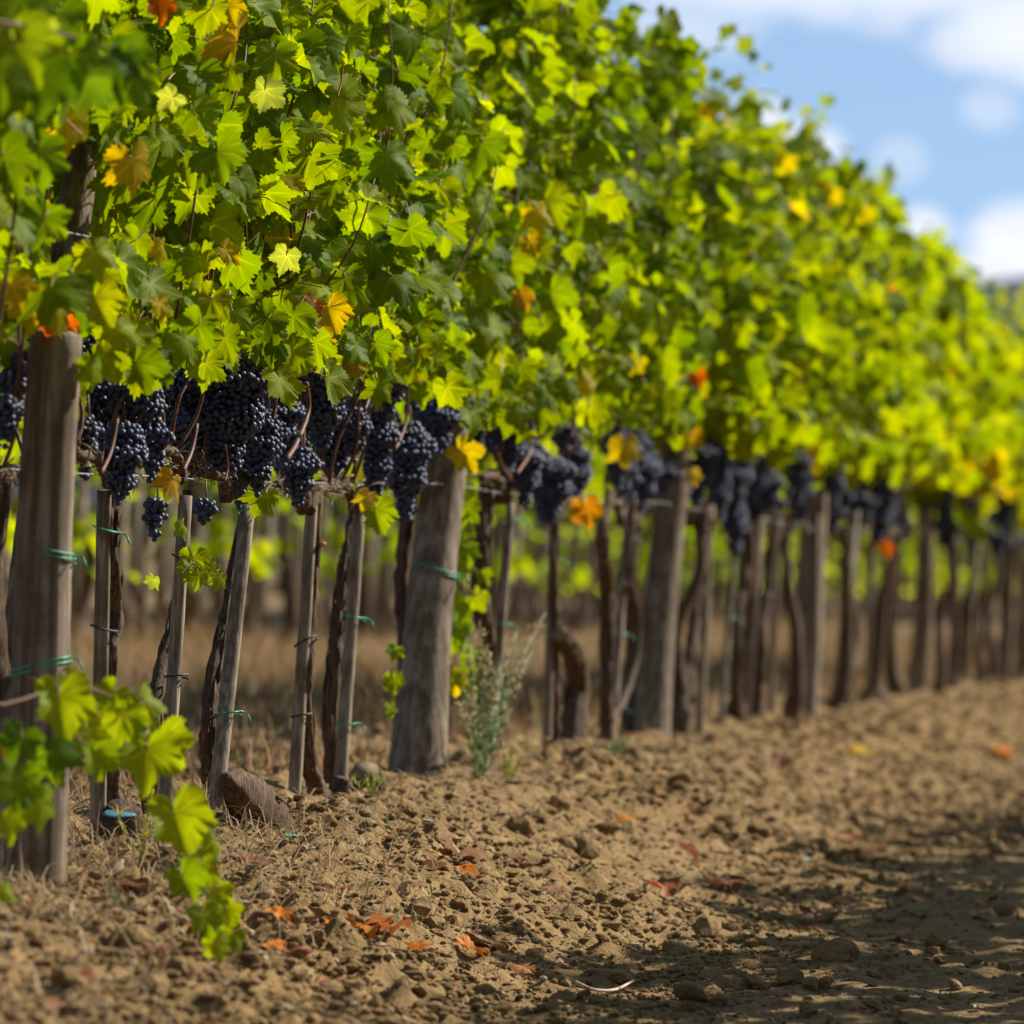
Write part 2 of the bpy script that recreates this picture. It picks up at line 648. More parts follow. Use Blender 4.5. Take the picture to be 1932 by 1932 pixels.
def blades(name, pts, hts, cols, lean=.5, wid=.0022, label=None, cat=None, parent=None):
    n = len(pts)
    pts = np.asarray(pts)
    a = rng.random(n) * 6.28
    ln = lean * (.2 + rng.random(n))
    b = a + rng.normal(size=n) * .5 + 1.57
    dx, dy = np.cos(a), np.sin(a)
    sx, sy = np.cos(b), np.sin(b)
    V = np.empty((n, 5, 3))
    h = np.asarray(hts)
    w = wid * (.6 + .8 * rng.random(n))
    for k, (t, ww) in enumerate(((0, 1), (0, -1), (.55, .8), (.55, -.8), (1, 0))):
        bend = ln * t ** 1.8
        V[:, k, 0] = pts[:, 0] + dx * h * bend + sx * w * ww
        V[:, k, 1] = pts[:, 1] + dy * h * bend + sy * w * ww
        V[:, k, 2] = pts[:, 2] + h * t * np.sqrt(np.clip(1 - (ln * .6 * t) ** 2, .1, 1)) - .005
    f0 = np.array([[0, 1, 3], [0, 3, 2], [2, 3, 4]])
    Fc = (f0[None] + (np.arange(n) * 5)[:, None, None]).reshape(-1, 3)
    col = np.repeat(np.asarray(cols), 5, axis=0)
    me = new_mesh(name, V.reshape(-1, 3), Fc, M_BLADE, col=col)
    return obj(name, me, parent, label=label, cat=cat, kind='stuff')


def straw_cols(n, green=.12):
    base = np.array([(.40, .29, .15), (.32, .22, .11), (.24, .15, .08), (.46, .36, .22)])
    c = base[rng.integers(0, 4, n)]
    gr = rng.random(n) < green
    c[gr] = np.array([(.10, .16, .04)]) * (.7 + .7 * rng.random((gr.sum(), 1)))
    return c * (.75 + .5 * rng.random((n, 1)))


def dry_grass():
    # sward between the front row and the row behind it
    n = 42000
    x = -.2 - 3.7 * rng.random(n)
    y = 12 + 50 * rng.random(n) ** 1.5
    keep = vnoise(x * 1.5, y * 1.5, 7) + .25 * rng.random(n) > .38
    x, y = x[keep], y[keep]
    p = np.stack([x, y, ground_h(x, y)], -1)
    blades('dry_grass', p, (.03 + .13 * rng.random(len(x)) ** 2 + .26 * np.clip(vnoise(x * .9, y * .7, 8) - .3, 0, 1) * (x < -.6)), straw_cols(len(x), .16) * np.array([1.1, .92, .8]), .8, .003,
           label='dry straw-coloured grass between the front vine row and the row behind', cat='grass')
    # straw lying on the bank round the thick first post
    n = 3800
    x = rng.normal(.18, .28, n)
    y = 10.9 + 4.6 * rng.random(n)
    keep = (x < .95) & (x > -.5)
    x, y = x[keep], y[keep]
    p = np.stack([x, y, ground_h(x, y)], -1)
    blades('straw', p, .03 + .11 * rng.random(len(x)) ** 2, straw_cols(len(x), .03), 1.9, .0018,
           label='loose dry straw on the bank at the foot of the first post', cat='straw')
    n = 3000
    x = rng.normal(.22, .2, n)
    y = 13.5 + 10 * rng.random(n)
    p = np.stack([x, y, ground_h(x, y)], -1)
    blades('straw', p, .02 + .08 * rng.random(n) ** 2, straw_cols(n, .05), 2.2, .0017,
           label='thin pale straw scattered along the bank under the front row', cat='straw')
    # few tiny green seedlings in the wheel track
    n = 5200
    x = .25 + 2.3 * rng.random(n); y = 12 + 22 * rng.random(n) ** 1.6
    keep = vnoise(x * 3, y * 2, 9) > .55
    x, y = x[keep], y[keep]
    p = np.stack([x, y, ground_h(x, y)], -1)
    c = np.array([(.085, .16, .05)]) * (.6 + .9 * rng.random((len(x), 1)))
    blades('seedlings', p, .010 + .025 * rng.random(len(x)) ** 2, c, 1.0, .0022,
           label='tiny green weed seedlings scattered over the tilled soil track', cat='weeds')


dry_grass()


def litter():
    # scraps of dry leaf and straw trodden into the soil
    n = 5200
    x = -.3 + 2.9 * rng.random(n) ** 1.2
    y = 10.8 + 23 * rng.random(n) ** 1.7
    keep = vnoise(x * 1.8, y * 1.4, 14) + .3 * rng.random(n) > .5
    x, y = x[keep], y[keep]
    n = len(x)
    z = ground_h(x, y) + .006
    s = .005 + .014 * rng.random(n) ** 2
    base = np.array([(-1, -.5, .0), (.2, -.8, .5), (1, -.3, .1), (.8, .6, .6), (-.3, .8, .2), (-1.1, .3, .5)])
    V = np.empty((n, 6, 3))
    a = rng.random(n) * 6.28
    j = base[None] * (1 + .35 * rng.normal(size=(n, 6, 3)))
    V[:, :, 0] = (j[:, :, 0] * np.cos(a)[:, None] - j[:, :, 1] * np.sin(a)[:, None]) * s[:, None] + x[:, None]
    V[:, :, 1] = (j[:, :, 0] * np.sin(a)[:, None] + j[:, :, 1] * np.cos(a)[:, None]) * s[:, None] + y[:, None]
    V[:, :, 2] = j[:, :, 2] * s[:, None] + z[:, None]
    f0 = np.array([[0, 1, 2], [0, 2, 3], [0, 3, 4], [0, 4, 5]])
    Fc = (f0[None] + (np.arange(n) * 6)[:, None, None]).reshape(-1, 3)
    pal = np.array([(.20, .085, .04), (.30, .12, .05), (.12, .06, .035), (.42, .20, .10), (.38, .29, .19), (.07, .045, .03)])
    C = np.repeat(pal[rng.integers(0, 6, n)] * (.7 + .6 * rng.random((n, 1))), 6, axis=0)
    obj('leaf_litter', new_mesh('leaf_litter', V.reshape(-1, 3), Fc, M_BLADE, col=C, smooth=False), kind='stuff',
        label='brown scraps of dry leaf trodden into the tilled soil', cat='litter')


litter()

# ------------------------------------------------------------------ far wooded hill


def hill():
    na, nr = 260, 14
    V = []
    for j in range(nr):
        t = j / (nr - 1)
        for i in range(na):
            az = math.radians(-60 + 100 * i / (na - 1))
            R = 620 + 420 * t
            top = 45.5 + 9 * math.sin(az * 7 + 1.0) + 5 * math.sin(az * 17 + .4)
            h = top * math.sin(min(1, t * 1.6) * math.pi / 2) if t < .63 else top * (1 - .5 * (t - .63))
            h += (float(vnoise(np.array([i * .8]), np.array([j * .9]), 12)[0]) - .5) * 3.4
            V.append((math.sin(az) * R, math.cos(az) * R, h - 3))
    Fc = [(j * na + i, j * na + i + 1, (j + 1) * na + i + 1, (j + 1) * na + i) for j in range(nr - 1) for i in range(na - 1)]
    m, g, out = mat('wooded_hillside')
    geo = g.n('ShaderNodeNewGeometry')
    n = g.noise(geo.outputs['Position'], .12, 5, .7)
    p = g.n('ShaderNodeBsdfPrincipled')
    g.set(p, 'Base Color', g.mix(g.ramp(n, .35, .65), (.010, .018, .023, 1), (.026, .036, .038, 1)))
    p.inputs['Roughness'].default_value = .95
    g.set(p, 'Normal', bump(g, n, 1.0, 4.0))
    g.set(out, 0, p)
    obj('hill', new_mesh('hill', np.array(V), np.array(Fc), m), kind='structure')


hill()

# ------------------------------------------------------------------ leaf shapes
CTRL = np.array([(0, 1.04), (12, .90), (27, .68), (40, .78), (54, .95), (66, .82), (84, .60), (98, .68), (114, .76), (135, .64), (155, .54), (171, .32)])


def leaf_template(seed, nb=68, ring=True, tooth=.050, fold=.25, curl=.3):
    r = np.random.default_rng(seed)
    ph = np.radians(np.linspace(-171, 171, nb))
    ctrl = CTRL.copy()
    ctrl[:, 1] *= 1 + .06 * r.normal(size=len(ctrl))
    rad = np.interp(np.abs(np.degrees(ph)), ctrl[:, 0], ctrl[:, 1])
    rad *= 1 + tooth * np.where(np.arange(nb) % 2 == 0, 1, -1) * (.4 + 1.3 * r.random(nb))
    rad[ph < 0] *= 1 + .06 * r.normal()
    bx, by = rad * np.sin(ph), rad * np.cos(ph)
    pts = [np.array([[0, 0]])]
    faces = []
    if ring:
        sel = np.arange(0, nb, 2)
        if sel[-1] != nb - 1:
            sel = np.append(sel, nb - 1)
        mr = np.interp(np.abs(np.degrees(ph[sel])), ctrl[:, 0], ctrl[:, 1]) * .55
        pts.append(np.stack([mr * np.sin(ph[sel]), mr * np.cos(ph[sel])], -1))
        nm = len(sel)
        pts.append(np.stack([bx, by], -1))
        o = 1 + nm
        for k in range(nm - 1):
            faces.append((0, 1 + k + 1, 1 + k))
            a, b = sel[k], sel[k + 1]
            for q in range(a, b):
                faces.append((1 + k if q == a else 1 + k, o + q + 1, o + q) if q == a else (1 + k, o + q + 1, o + q))
            faces.append((1 + k, 1 + k + 1, o + b))
    else:
        pts.append(np.stack([bx, by], -1))
        for k in range(nb - 1):
            faces.append((0, 1 + k + 1, 1 + k))
    P = np.concatenate(pts)
    rr = np.hypot(P[:, 0], P[:, 1])
    an = np.arctan2(P[:, 0], P[:, 1])
    z = fold * np.abs(P[:, 0]) * r.uniform(.3, 1.2) * r.choice([1, 1, -.6])
    z -= curl * r.uniform(.2, 1.1) * (P[:, 1] * .8) ** 2 * np.sign(P[:, 1] + .2)
    z -= curl * r.uniform(-.2, 1.2) * P[:, 0] ** 2
    z += .07 * np.sin(an * r.integers(3, 7) + r.random() * 6) * rr ** 2
    z += .018 * np.cos(an * 5) * rr                      # puckered between the veins
    z += .03 * r.normal(size=len(P)) * (rr > .5)
    z += .10 * np.sin(P[:, 0] * r.uniform(2, 5) + r.random() * 6) * np.sin(P[:, 1] * r.uniform(2, 5) + r.random() * 6)
    V = np.stack([P[:, 0], P[:, 1], z], -1)
    uv = P.copy()
    mi = [0] * len(faces)
    # petiole: a thin stalk rising behind the blade
    o = len(V)
    a = np.array([0, 0, 0.0]); b = np.array([.05 * r.normal(), -.35, -.30]); c = np.array([.15 * r.normal(), -.75, -.75])
    st = []
    for q, (pnt, w) in enumerate(((a, .030), (b, .024), (c, .028))):
        for k in range(3):
            t = k * 2.094
            st.append(pnt + np.array([math.cos(t) * w, 0, math.sin(t) * w]))
    V = np.concatenate([V, np.array(st)])
    uv = np.concatenate([uv, np.zeros((9, 2))])
    for q in range(2):
        for k in range(3):
            k2 = (k + 1) % 3
            i0, i1, i2, i3 = o + q * 3 + k, o + q * 3 + k2, o + q * 3 + 3 + k2, o + q * 3 + 3 + k
            faces += [(i0, i1, i2), (i0, i2, i3)]
            mi += [1, 1]
    return V, np.array(faces), uv, np.array(mi)


TPL = [leaf_template(200 + i, fold=.3 + .3 * (i % 3), curl=.25 + .18 * (i % 4)) for i in range(12)]
TPL_MID = [leaf_template(300 + i, nb=31, ring=False, fold=.5, curl=.35, tooth=.07) for i in range(8)]
LEAF_ME = [new_mesh('leaf', v, f, [M_LEAF, M_PETIOLE], mi, True, uv, np.ones((len(v), 3))) for v, f, uv, mi in TPL]

GREENS = np.array([(.128, .192, .003), (.108, .178, .004), (.150, .218, .003), (.090, .155, .005), (.175, .235, .003)])
YELLOWS = np.array([(.37, .30, .008), (.33, .29, .010), (.38, .27, .012), (.28, .27, .010)])
RUSTS = np.array([(.36, .11, .012), (.30, .10, .02), (.26, .13, .04)])


def leaf_col(h, far=0.0):
    """h = height in the canopy 0..1; the oldest leaves low down have turned"""
    u = rng.random()
    py = .005 + .07 * max(0, 1 - h * 3.6) + far * (.02 + .20 * max(0, 1 - h * 2.6))
    if u < py:
        c = YELLOWS[rng.integers(4)]
    elif u < py * 1.12:
        c = RUSTS[rng.integers(3)]
    else:
        c = GREENS[rng.integers(5)] * rng.uniform(.92, 1.28)
        if far:
            c = c * np.array([1 + .30 * far, 1 + .18 * far, 1])
    return c


def leaf_basis(side, hrel):
    """columns: leaf x, leaf tip, leaf normal"""
    if rng.random() < .74:
        az = (0 if side > 0 else math.pi) + rng.normal() * .6 - (1.2 if side > 0 else -1.0)
    else:
        az = rng.random() * 6.28
    el = math.radians(rng.normal(28 + 15 * hrel, 24))
    n = np.array([math.cos(az) * math.cos(el), math.sin(az) * math.cos(el), math.sin(el)])
    dn = np.array([rng.normal() * .35, rng.normal() * .35, -1.0])
    t = dn - n * (dn @ n)
    t /= np.linalg.norm(t) + 1e-9
    x = np.cross(t, n)
    return np.stack([x, t, n], -1)


def canopy_points(n, top, bot, half_y, seed, fat=1.0):
    """leaf positions in a vine's own frame: a ragged hedge, densest at its skin"""
    r = np.random.default_rng(seed)
    out = []
    ph = r.random(6) * 6.28
    while len(out) < n:
        y = r.uniform(-half_y, half_y)
        h = r.random() ** .92
        tp = top + .13 * math.sin(y * 6 + ph[0]) + .07 * math.sin(y * 15 + ph[1])
        bt = bot + .07 * math.sin(y * 8 + ph[2]) + .05 * math.sin(y * 19 + ph[3])
        z = bt + (tp - bt) * h
        hw = fat * (.20 + .20 * math.sin(min(1, h * 1.25 + .12) * math.pi)) * (1 + .15 * math.sin(y * 7 + z * 4 + ph[4]) + .12 * math.sin(z * 11 + y * 3 + ph[5]))
        s = 1 if r.random() < .6 else -1
        x = s * hw * (r.random() ** .85)
        out.append((x, y, z, h, x / hw))
    # a few shoots poke out of the top
    for k in range(6):
        y0 = r.uniform(-half_y, half_y)
        L = .06 + .42 * r.random() ** 2
        for q in range(int(L / .045)):
            out.append((r.normal() * .05, y0 + r.normal() * .04, top + q * .05, 1.0, .5))
    return out


def joined_leaves(name, pts, tpl, size, far=0.0):
    Vs, Fs, UVs, Ms, Cs = [], [], [], [], []
    o = 0
    for (x, y, z, h, e) in pts:
        tl = TPL_MID if x < -.06 else tpl
        v, f, uv, mi = tl[rng.integers(len(tl))]
        B = leaf_basis(1 if x >= 0 else -1, h)
        s = size * rng.uniform(.7, 1.25) * (.7 if h >= 1.0 else 1)
        Vs.append((v * s) @ B.T + np.array([x, y, z]))
        Fs.append(f + o); UVs.append(uv); Ms.append(mi)
        Cs.append(np.repeat(leaf_col(h, far)[None], len(v), 0))
        o += len(v)
    return new_mesh(name, np.concatenate(Vs), np.concatenate(Fs), [M_LEAF, M_PETIOLE], np.concatenate(Ms), True, np.concatenate(UVs), np.concatenate(Cs))


def put_leaf(parent, p, B, s, colr, name='leaf'):
    o = bpy.data.objects.new(name, LEAF_ME[rng.integers(len(LEAF_ME))])
    COL.objects.link(o)
    o.parent = parent
    o.matrix_basis = Matrix(((B[0, 0] * s, B[0, 1] * s, B[0, 2] * s, p[0]), (B[1, 0] * s, B[1, 1] * s, B[1, 2] * s, p[1]),
                             (B[2, 0] * s, B[2, 1] * s, B[2, 2] * s, p[2]), (0, 0, 0, 1)))
    o.color = (colr[0], colr[1], colr[2], 1)
    return o


def facing_basis(roll=0.0, tilt=0.0, yaw=0.0):
    """a blade turned mostly to the aisle-end viewer: normal towards -Y, tip down"""
    az = -math.pi / 2 + .25 + yaw
    el = tilt
    n = np.array([math.cos(az) * math.cos(el), math.sin(az) * math.cos(el), math.sin(el)])
    side = np.cross(np.array([0, 0, 1.0]), n); side /= np.linalg.norm(side)
    upv = np.cross(n, side)
    t = -upv * math.cos(roll) + side * math.sin(roll)
    x = np.cross(t, n)
    return np.stack([x, t, n], -1)


# ------------------------------------------------------------------ grape bunches
BR = .0083


def bunch_points(L, Wd, seed):
    r = np.random.default_rng(seed)
    pts = []
    wing = r.random() < .6
    sgn = r.choice([-1, 1])
    tries = 0
    Wd = Wd * 1.36
    target = int(1.05 * math.pi * Wd * L * .72 / (2.4 * BR) ** 2 * 2.5)
    arr = np.empty((0, 3))
    while tries < 6000 and len(arr) < target:
        tries += 1
        t = r.random()
        rad = Wd * .5 * (math.sin(min(1, (t + .10) / .35) * math.pi / 2)) * (1 - .72 * max(0, t - .35) / .65) * (1 + .16 * math.sin(t * 17 + seed))
        an = r.random() * 6.28
        rr = max(0, rad - BR) * (r.random() ** .18)
        p = np.array([math.cos(an) * rr, math.sin(an) * rr, -t * L])
        if wing and t < .3:
            p[1] += sgn * Wd * .16
        if len(arr) == 0 or np.min(np.sum((arr - p) ** 2, 1)) > (1.55 * BR) ** 2:
            arr = np.concatenate([arr, p[None]])
    return arr


BERRY_ME = new_mesh('berry', I2v * BR, I2f, M_BERRY)


def stalk_mesh(L):
    mb = MB()
    v, f = tube([(0, 0, .05), (.004, .002, .01), (0, 0, -.3 * L), (.002, 0, -.8 * L)], [.0022, .0025, .002, .001], 5)
    mb.add(v, f)
    return mb.mesh('stalk', M_CANE)


def joined_bunch(L, Wd, seed):
    P = bunch_points(L, Wd, seed)
    v0, f0 = I1v * BR * 1.04, I1f
    V = (v0[None] + P[:, None]).reshape(-1, 3)
    Fc = (f0[None] + (np.arange(len(P)) * len(v0))[:, None, None]).reshape(-1, 3)
    sv, sf = tube([(0, 0, .05), (.004, .002, .01), (0, 0, -.3 * L)], [.0022, .0025, .002], 3, cap=False)
    o = len(V)
    sf = np.array([t for q in sf for t in ((q[0] + o, q[1] + o, q[2] + o), (q[0] + o, q[2] + o, q[3] + o))])
    return new_mesh('grape_bunch', np.concatenate([V, np.array(sv)]), np.concatenate([Fc, sf]), [M_BERRY, M_CANE],
                    np.concatenate([np.zeros(len(Fc)), np.ones(len(sf))]))


BUNCH_FAR = [joined_bunch(.15 + .02 * i, .075 + .008 * (i % 3), 900 + i) for i in range(5)]

# ------------------------------------------------------------------ vines of the front row
ROW1 = 0.0
POST_Y = [13.65, 18.39, 23.25, 28.12, 33.11, 38.17]
TOPS = np.array([(10, 2.78), (20, 2.66), (22, 2.55), (24, 2.42), (27, 2.24), (32, 2.02), (39, 1.86), (60, 1.86)])
CORDON = .87


def loc(p, root):
    return np.asarray(p, float) - np.array(root.location)


vines = []      # (y, root)


def make_root(y, label, group=None, x=ROW1):
    r = bpy.data.objects.new('grapevine', None)
    COL.objects.link(r)
    r.location = (x, y, gh(x, y))
    r.empty_display_size = .1
    tag(r, label, 'grapevine', group)
    return r


def add_outer_canes(root, seed, n, top):
    rs = np.random.default_rng(seed)
    for k in range(n):
        y0, x0, z0 = rs.uniform(-.4, .4), rs.uniform(.10, .2), rs.uniform(1.3, 1.8)
        L = rs.uniform(.3, .7)
        d = np.array([rs.normal() * .08, rs.normal() * .22, L])
        a = np.array([x0, y0, z0])
        v, f = tube(smooth_path([a, a + d * .5 + np.array([.03, 0, 0]), a + d], 9), [.0036, .003, .0018], 5, .08, 0, seed + k)
        mb = MB(); mb.add(v, f)
        obj('cane', mb.mesh('cane', M_CANE), root)


def bark_tube(path, radii, seed, sides=12, n=26, mat_=None):
    p = smooth_path(path, n)
    rs = np.random.default_rng(seed)
    p = [q + rs.normal(size=3) * np.array([.002, .002, 0]) for q in p]
    v, f = tube(p, radii, sides, .13, .16, seed, twist=.07)
    return v, f


def add_cordon(root, seed, z=CORDON, shag=False):
    rs = np.random.default_rng(seed)
    for s in (-1, 1):
        path = [(rs.normal() * .01, 0, z - .06), (rs.normal() * .01, s * .08, z - .005), (rs.normal() * .012, s * .25, z + .01 + rs.normal() * .008), (rs.normal() * .012, s * .43, z + .005)]
        mb = MB()
        v, f = bark_tube(path, [.016, .016, .015, .011], seed + s, 9, 18)
        mb.add(v, f)
        # ragged strips of old bark hanging on it
        for k in range(44):
            t = rs.uniform(.03, .42)
            a = np.array([rs.normal() * .017, s * t, z + rs.normal() * .016])
            d = np.array([rs.normal() * .02, s * rs.uniform(.02, .07), rs.normal() * .018])
            v, f = tube([a, a + d * .5 + np.array([0, 0, .004]), a + d], [.0024, .002, .0008], 4)
            mb.add(v, f, 1)
        obj('cordon', mb.mesh('cordon', [M_BARK, M_SHAG]), root)


def add_canes(root, seed, n, top, z=CORDON):
    rs = np.random.default_rng(seed)
    for k in range(n):
        y0 = rs.uniform(-.38, .38)
        zt = rs.uniform(1.5, top - .1)
        a = np.array([rs.normal() * .01, y0, z + .01])
        x1 = rs.normal() * .07 + .02
        path = [a, a + np.array([x1 * .6 + rs.normal() * .02, rs.normal() * .03, .12]), a + np.array([x1, rs.normal() * .06, .30]), np.array([x1 * 1.5, y0 + rs.normal() * .12, zt])]
        v, f = tube(smooth_path(path, 12), [.0055, .0045, .004, .003], 6, .08, 0, seed + k)
        mb = MB(); mb.add(v, f)
        obj('cane', mb.mesh('cane', M_CANE), root)


def project(p):
    d = np.asarray(p) - CAM
    z = d @ _f
    return 966 + FPX * (d @ RGT) / z, 966 - FPX * (d @ UPV) / z


def in_clearing(p):
    """the pickers stripped the leaves in front of the two posts at the row's head"""
    x, y = project(p)
    return p[0] > -.22 and p[1] < 14.6 and ((25 < x < 185 and 605 < y < 1100) or (66 < x < 208 and 250 < y < 520) or (150 < x < 205 and 30 < y < 120))


def dress_vine(root, y, seed, near, half=.43):
    top = float(np.interp(y, TOPS[:, 0], TOPS[:, 1])) - root.location[2] * .5
    pts = canopy_points(450, top, 1.20, half, seed, .86)
    pts = [(p[0] - .09,) + p[1:] for p in pts]
    pts = [p for p in pts if not in_clearing(np.array(root.location) + np.array(p[:3]))]
    if near:
        out = [p for p in pts if p[4] > .5 and p[0] > .02]
        out.sort(key=lambda p: -p[4])
        single = out[:near]
        ids = set(id(p) for p in single)
        rest = [p for p in pts if id(p) not in ids]
        for p in single:
            B = leaf_basis(1, p[3])
            put_leaf(root, p[:3], B, .078 * rng.uniform(.66, 1.3), leaf_col(p[3]))
        me = joined_leaves('foliage', rest, TPL, .076)
        obj('foliage', me, root, kind='stuff')
    return top


# photographed vines: stake, trunk and label, in the photograph's pixels
NEAR = [
    dict(stake=((183, 1602), (197, 925), .0185), trunk=[(216, 1600), (210, 1480), (205, 1400), (207, 1250), (219, 1170), (210, 1080), (208, 1000), (216, 925)], r=[.034, .026, .024, .022, .025, .022, .022, .02],
         ties=[(.885, 1), (.60, 2)], vl='gnarled vine with a blue-painted cut stub at its foot, beside the thick first post',
         sl='straight weathered stake of the vine with the blue-painted stub'),
    dict(w=-.05, stake=((310, 1568), (350, 935), .0165), trunk=[(287, 1560), (286, 1430), (290, 1330), (316, 1225), (331, 1150), (345, 1080), (353, 925)], r=[.028, .026, .026, .02, .016, .015, .014],
         ties=[(.80, 2), (.43, 2)], vl='vine with a thin trunk crossing behind its stake above a small leafy sprig',
         sl='slim stake with a small leafy sprig growing in front of it'),
    dict(w=-.05, stake=((404, 1545), (468, 955), .0205), trunk=[(420, 1540), (397, 1480), (392, 1400), (398, 1310), (420, 1200), (440, 1080), (464, 945)], r=[.03, .024, .022, .022, .018, .016, .015],
         ties=[(.985, 1), (.335, 1)], vl='vine with a slanting dark trunk next to the thick fallen stump',
         sl='slanting light-edged stake planted next to the thick fallen stump'),
    dict(stake=((553, 1537), (590, 925), .0165), trunk=[(618, 1545), (604, 1500), (584, 1435), (578, 1300), (585, 1200), (592, 1080), (601, 930)], r=[.045, .034, .02, .017, .017, .016, .016],
         ties=[(.53, 2), (.30, 2)], vl='vine with a thin upright trunk and a knobbly swollen base with a small orange gall',
         sl='thin upright stake of the vine with the knobbly swollen base'),
    dict(w=-.05, stake=((641, 1492), (679, 955), .0185), trunk=[(627, 1492), (624, 1380), (632, 1250), (641, 1170), (655, 1060), (670, 945)], r=[.028, .025, .026, .024, .02, .016],
         ties=[(.62, 1), (.25, 1)], vl='vine with a stout split trunk tied by green twine just before the second thick post',
         sl='stake with two green twine ties just before the second thick post'),
    dict(w=-.05, stake=((926, 1425), (963, 950), .0165), trunk=[(921, 1440), (932, 1330), (926, 1230), (908, 1150), (905, 1050), (913, 950), (928, 890)], r=[.026, .022, .02, .032, .034, .030, .022],
         ties=[(.93, 1), (.52, 1)], vl='shaggy dark vine trunk rising behind the tall seeding weed',
         sl='thin stake standing behind the tall seeding weed'),
    dict(stake=((1031, 1425), (1046, 975), .0145), trunk=[(1052, 1430), (1047, 1330), (1046, 1200), (1044, 1100), (1052, 940)], r=[.018, .016, .015, .015, .014],
         ties=[(.83, 1), (.50, 1)], vl='thin vine stem beside the thick sawn-off old trunk',
         sl='thin stake beside the thick sawn-off old trunk'),
    dict(stake=((1152, 1412), (1186, 955), .0145), trunk=[(1146, 1420), (1143, 1300), (1146, 1150), (1136, 1010), (1152, 930)], r=[.034, .026, .024, .022, .018],
         ties=[(.86, 1), (.47, 1), (.16, 1)], vl='vine with a bowed side stem looping out beside its trunk before the third thick post',
         sl='stake tied three times in green beside the vine with the bowed side stem'),
    dict(stake=((1318, 1390), (1340, 955), .0165), trunk=[(1283, 1382), (1290, 1320), (1303, 1240), (1318, 1120), (1334, 950)], r=[.055, .045, .03, .022, .018],
         ties=[(.40, 1)], vl='vine with a thick flared dark foot just past the third thick post',
         sl='stake of the vine with the thick flared foot past the third post'),
    dict(stake=((1358, 1386), (1392, 960), .0145), trunk=[(1392, 1375), (1388, 1300), (1392, 1180), (1405, 1080), (1412, 950)], r=[.05, .026, .022, .02, .018],
         ties=[(.5, 1)], vl='second vine past the third thick post with a low mossy stub at its foot',
         sl='second thin stake past the third thick post'),
    dict(stake=((1453, 1368), (1468, 980), .0155), trunk=[(1428, 1362), (1430, 1280), (1438, 1180), (1452, 1080), (1462, 960)], r=[.045, .04, .025, .02, .018],
         ties=[], vl='dark-footed vine just before the squared fourth post',
         sl='pale stake just before the squared fourth post'),
]


def ring_tie(path_center, rx, ry, z, mat_, seed, turns=2, tail=True, thick=.0022):
    rs = np.random.default_rng(seed)
    mb = MB()
    pts = []
    nseg = 18 * turns
    tilt = rs.normal() * .25
    for k in range(nseg + 1):
        a = 2 * math.pi * k / 18
        pts.append((path_center[0] + rx * math.cos(a), path_center[1] + ry * math.sin(a), z + tilt * rx * math.cos(a) + .011 * (k / nseg - .5) * turns))
    if tail:
        e = np.array(pts[-1])
        pts.append(tuple(e + np.array([.02, -.012, -.006])))
        pts.append(tuple(e + np.array([.034, -.03, -.026])))
    v, f = tube(pts, thick, 5)
    mb.add(v, f)
    return mb.mesh('tie', mat_)


def make_stake(base, top, r, seed, label, ties=(), group=None, x=0.0, two_r=.05):
    g = gh(base[0], base[1])
    root = bpy.data.objects.new('wooden_stake', None)
    COL.objects.link(root)
    root.location = (base[0], base[1], g)
    tag(root, label, 'stake', group)
    b = np.zeros(3); t = np.array(top) - np.array(root.location)
    n = 14
    path = [b + (t - b) * (k / (n - 1)) for k in range(n)]
    path[0] = b - (t - b) * .10
    v, f = tube(path, [r * 1.06, r, r * .96], 8, .03, .12, seed, flat=.85)
    mb = MB(); mb.add(v, f)
    obj('shaft', mb.mesh('shaft', M_STAKE, True), root)
    for k, (h, kind) in enumerate(ties):
        c = b + (t - b) * h
        me = ring_tie((c[0] + .004, c[1] + .012), r + .012, r + .026, c[2], M_TIE if kind == 1 else M_TIEDARK, seed * 7 + k, 1, kind == 1, .0022 if kind == 1 else .003)
        obj('tie', me, root)
    return root


for i, d in enumerate(NEAR):
    (sb, st, sr) = d['stake']
    b, t = U(*sb), U(*st)
    yv = b[1]
    root = make_root(yv, d['vl'])
    vines.append((yv, root))
    tb = smooth_path([loc(U(px, py, d.get('w', .012)), root) for px, py in d['trunk']], len(d['trunk']) * 2)
    d['r'] = [q * .84 for q in d['r']]
    tb[0][2] = -.08
    v, f = bark_tube(tb, d['r'], 40 + i, 14, 40)
    mb = MB(); mb.add(v, f)
    # loose bark strips
    rs = np.random.default_rng(600 + i)
    for k in range(26):
        q = int(rs.integers(2, len(tb) - 2))
        a = rs.uniform(3.3, 6.6)
        rr = np.interp(q / len(tb), np.linspace(0, 1, len(d['r'])), d['r'])
        o1 = np.array([math.cos(a), math.sin(a), 0]) * rr * 1.02
        s0 = tb[q] + o1
        s1 = tb[q] + (tb[q + 1] - tb[q]) * 1.1 + o1 * 1.08
        vv, ff = tube([s0, (s0 + s1) / 2 + o1 * .10, s1], [.0028, .004, .0012], 4, .3, 0, k)
        mb.add(vv, ff)
    obj('trunk', mb.mesh('trunk', M_BARK), root)
    add_cordon(root, 70 + i)
    make_stake(b, t, sr, 20 + i, d['sl'], d['ties'])
    if yv < 25:
        top = dress_vine(root, yv, 1000 + i, 185)
    else:
        top = dress_vine(root, yv, 1000 + i, 0)
    add_canes(root, 90 + i, 4, top)
    add_outer_canes(root, 190 + i, 4, top)

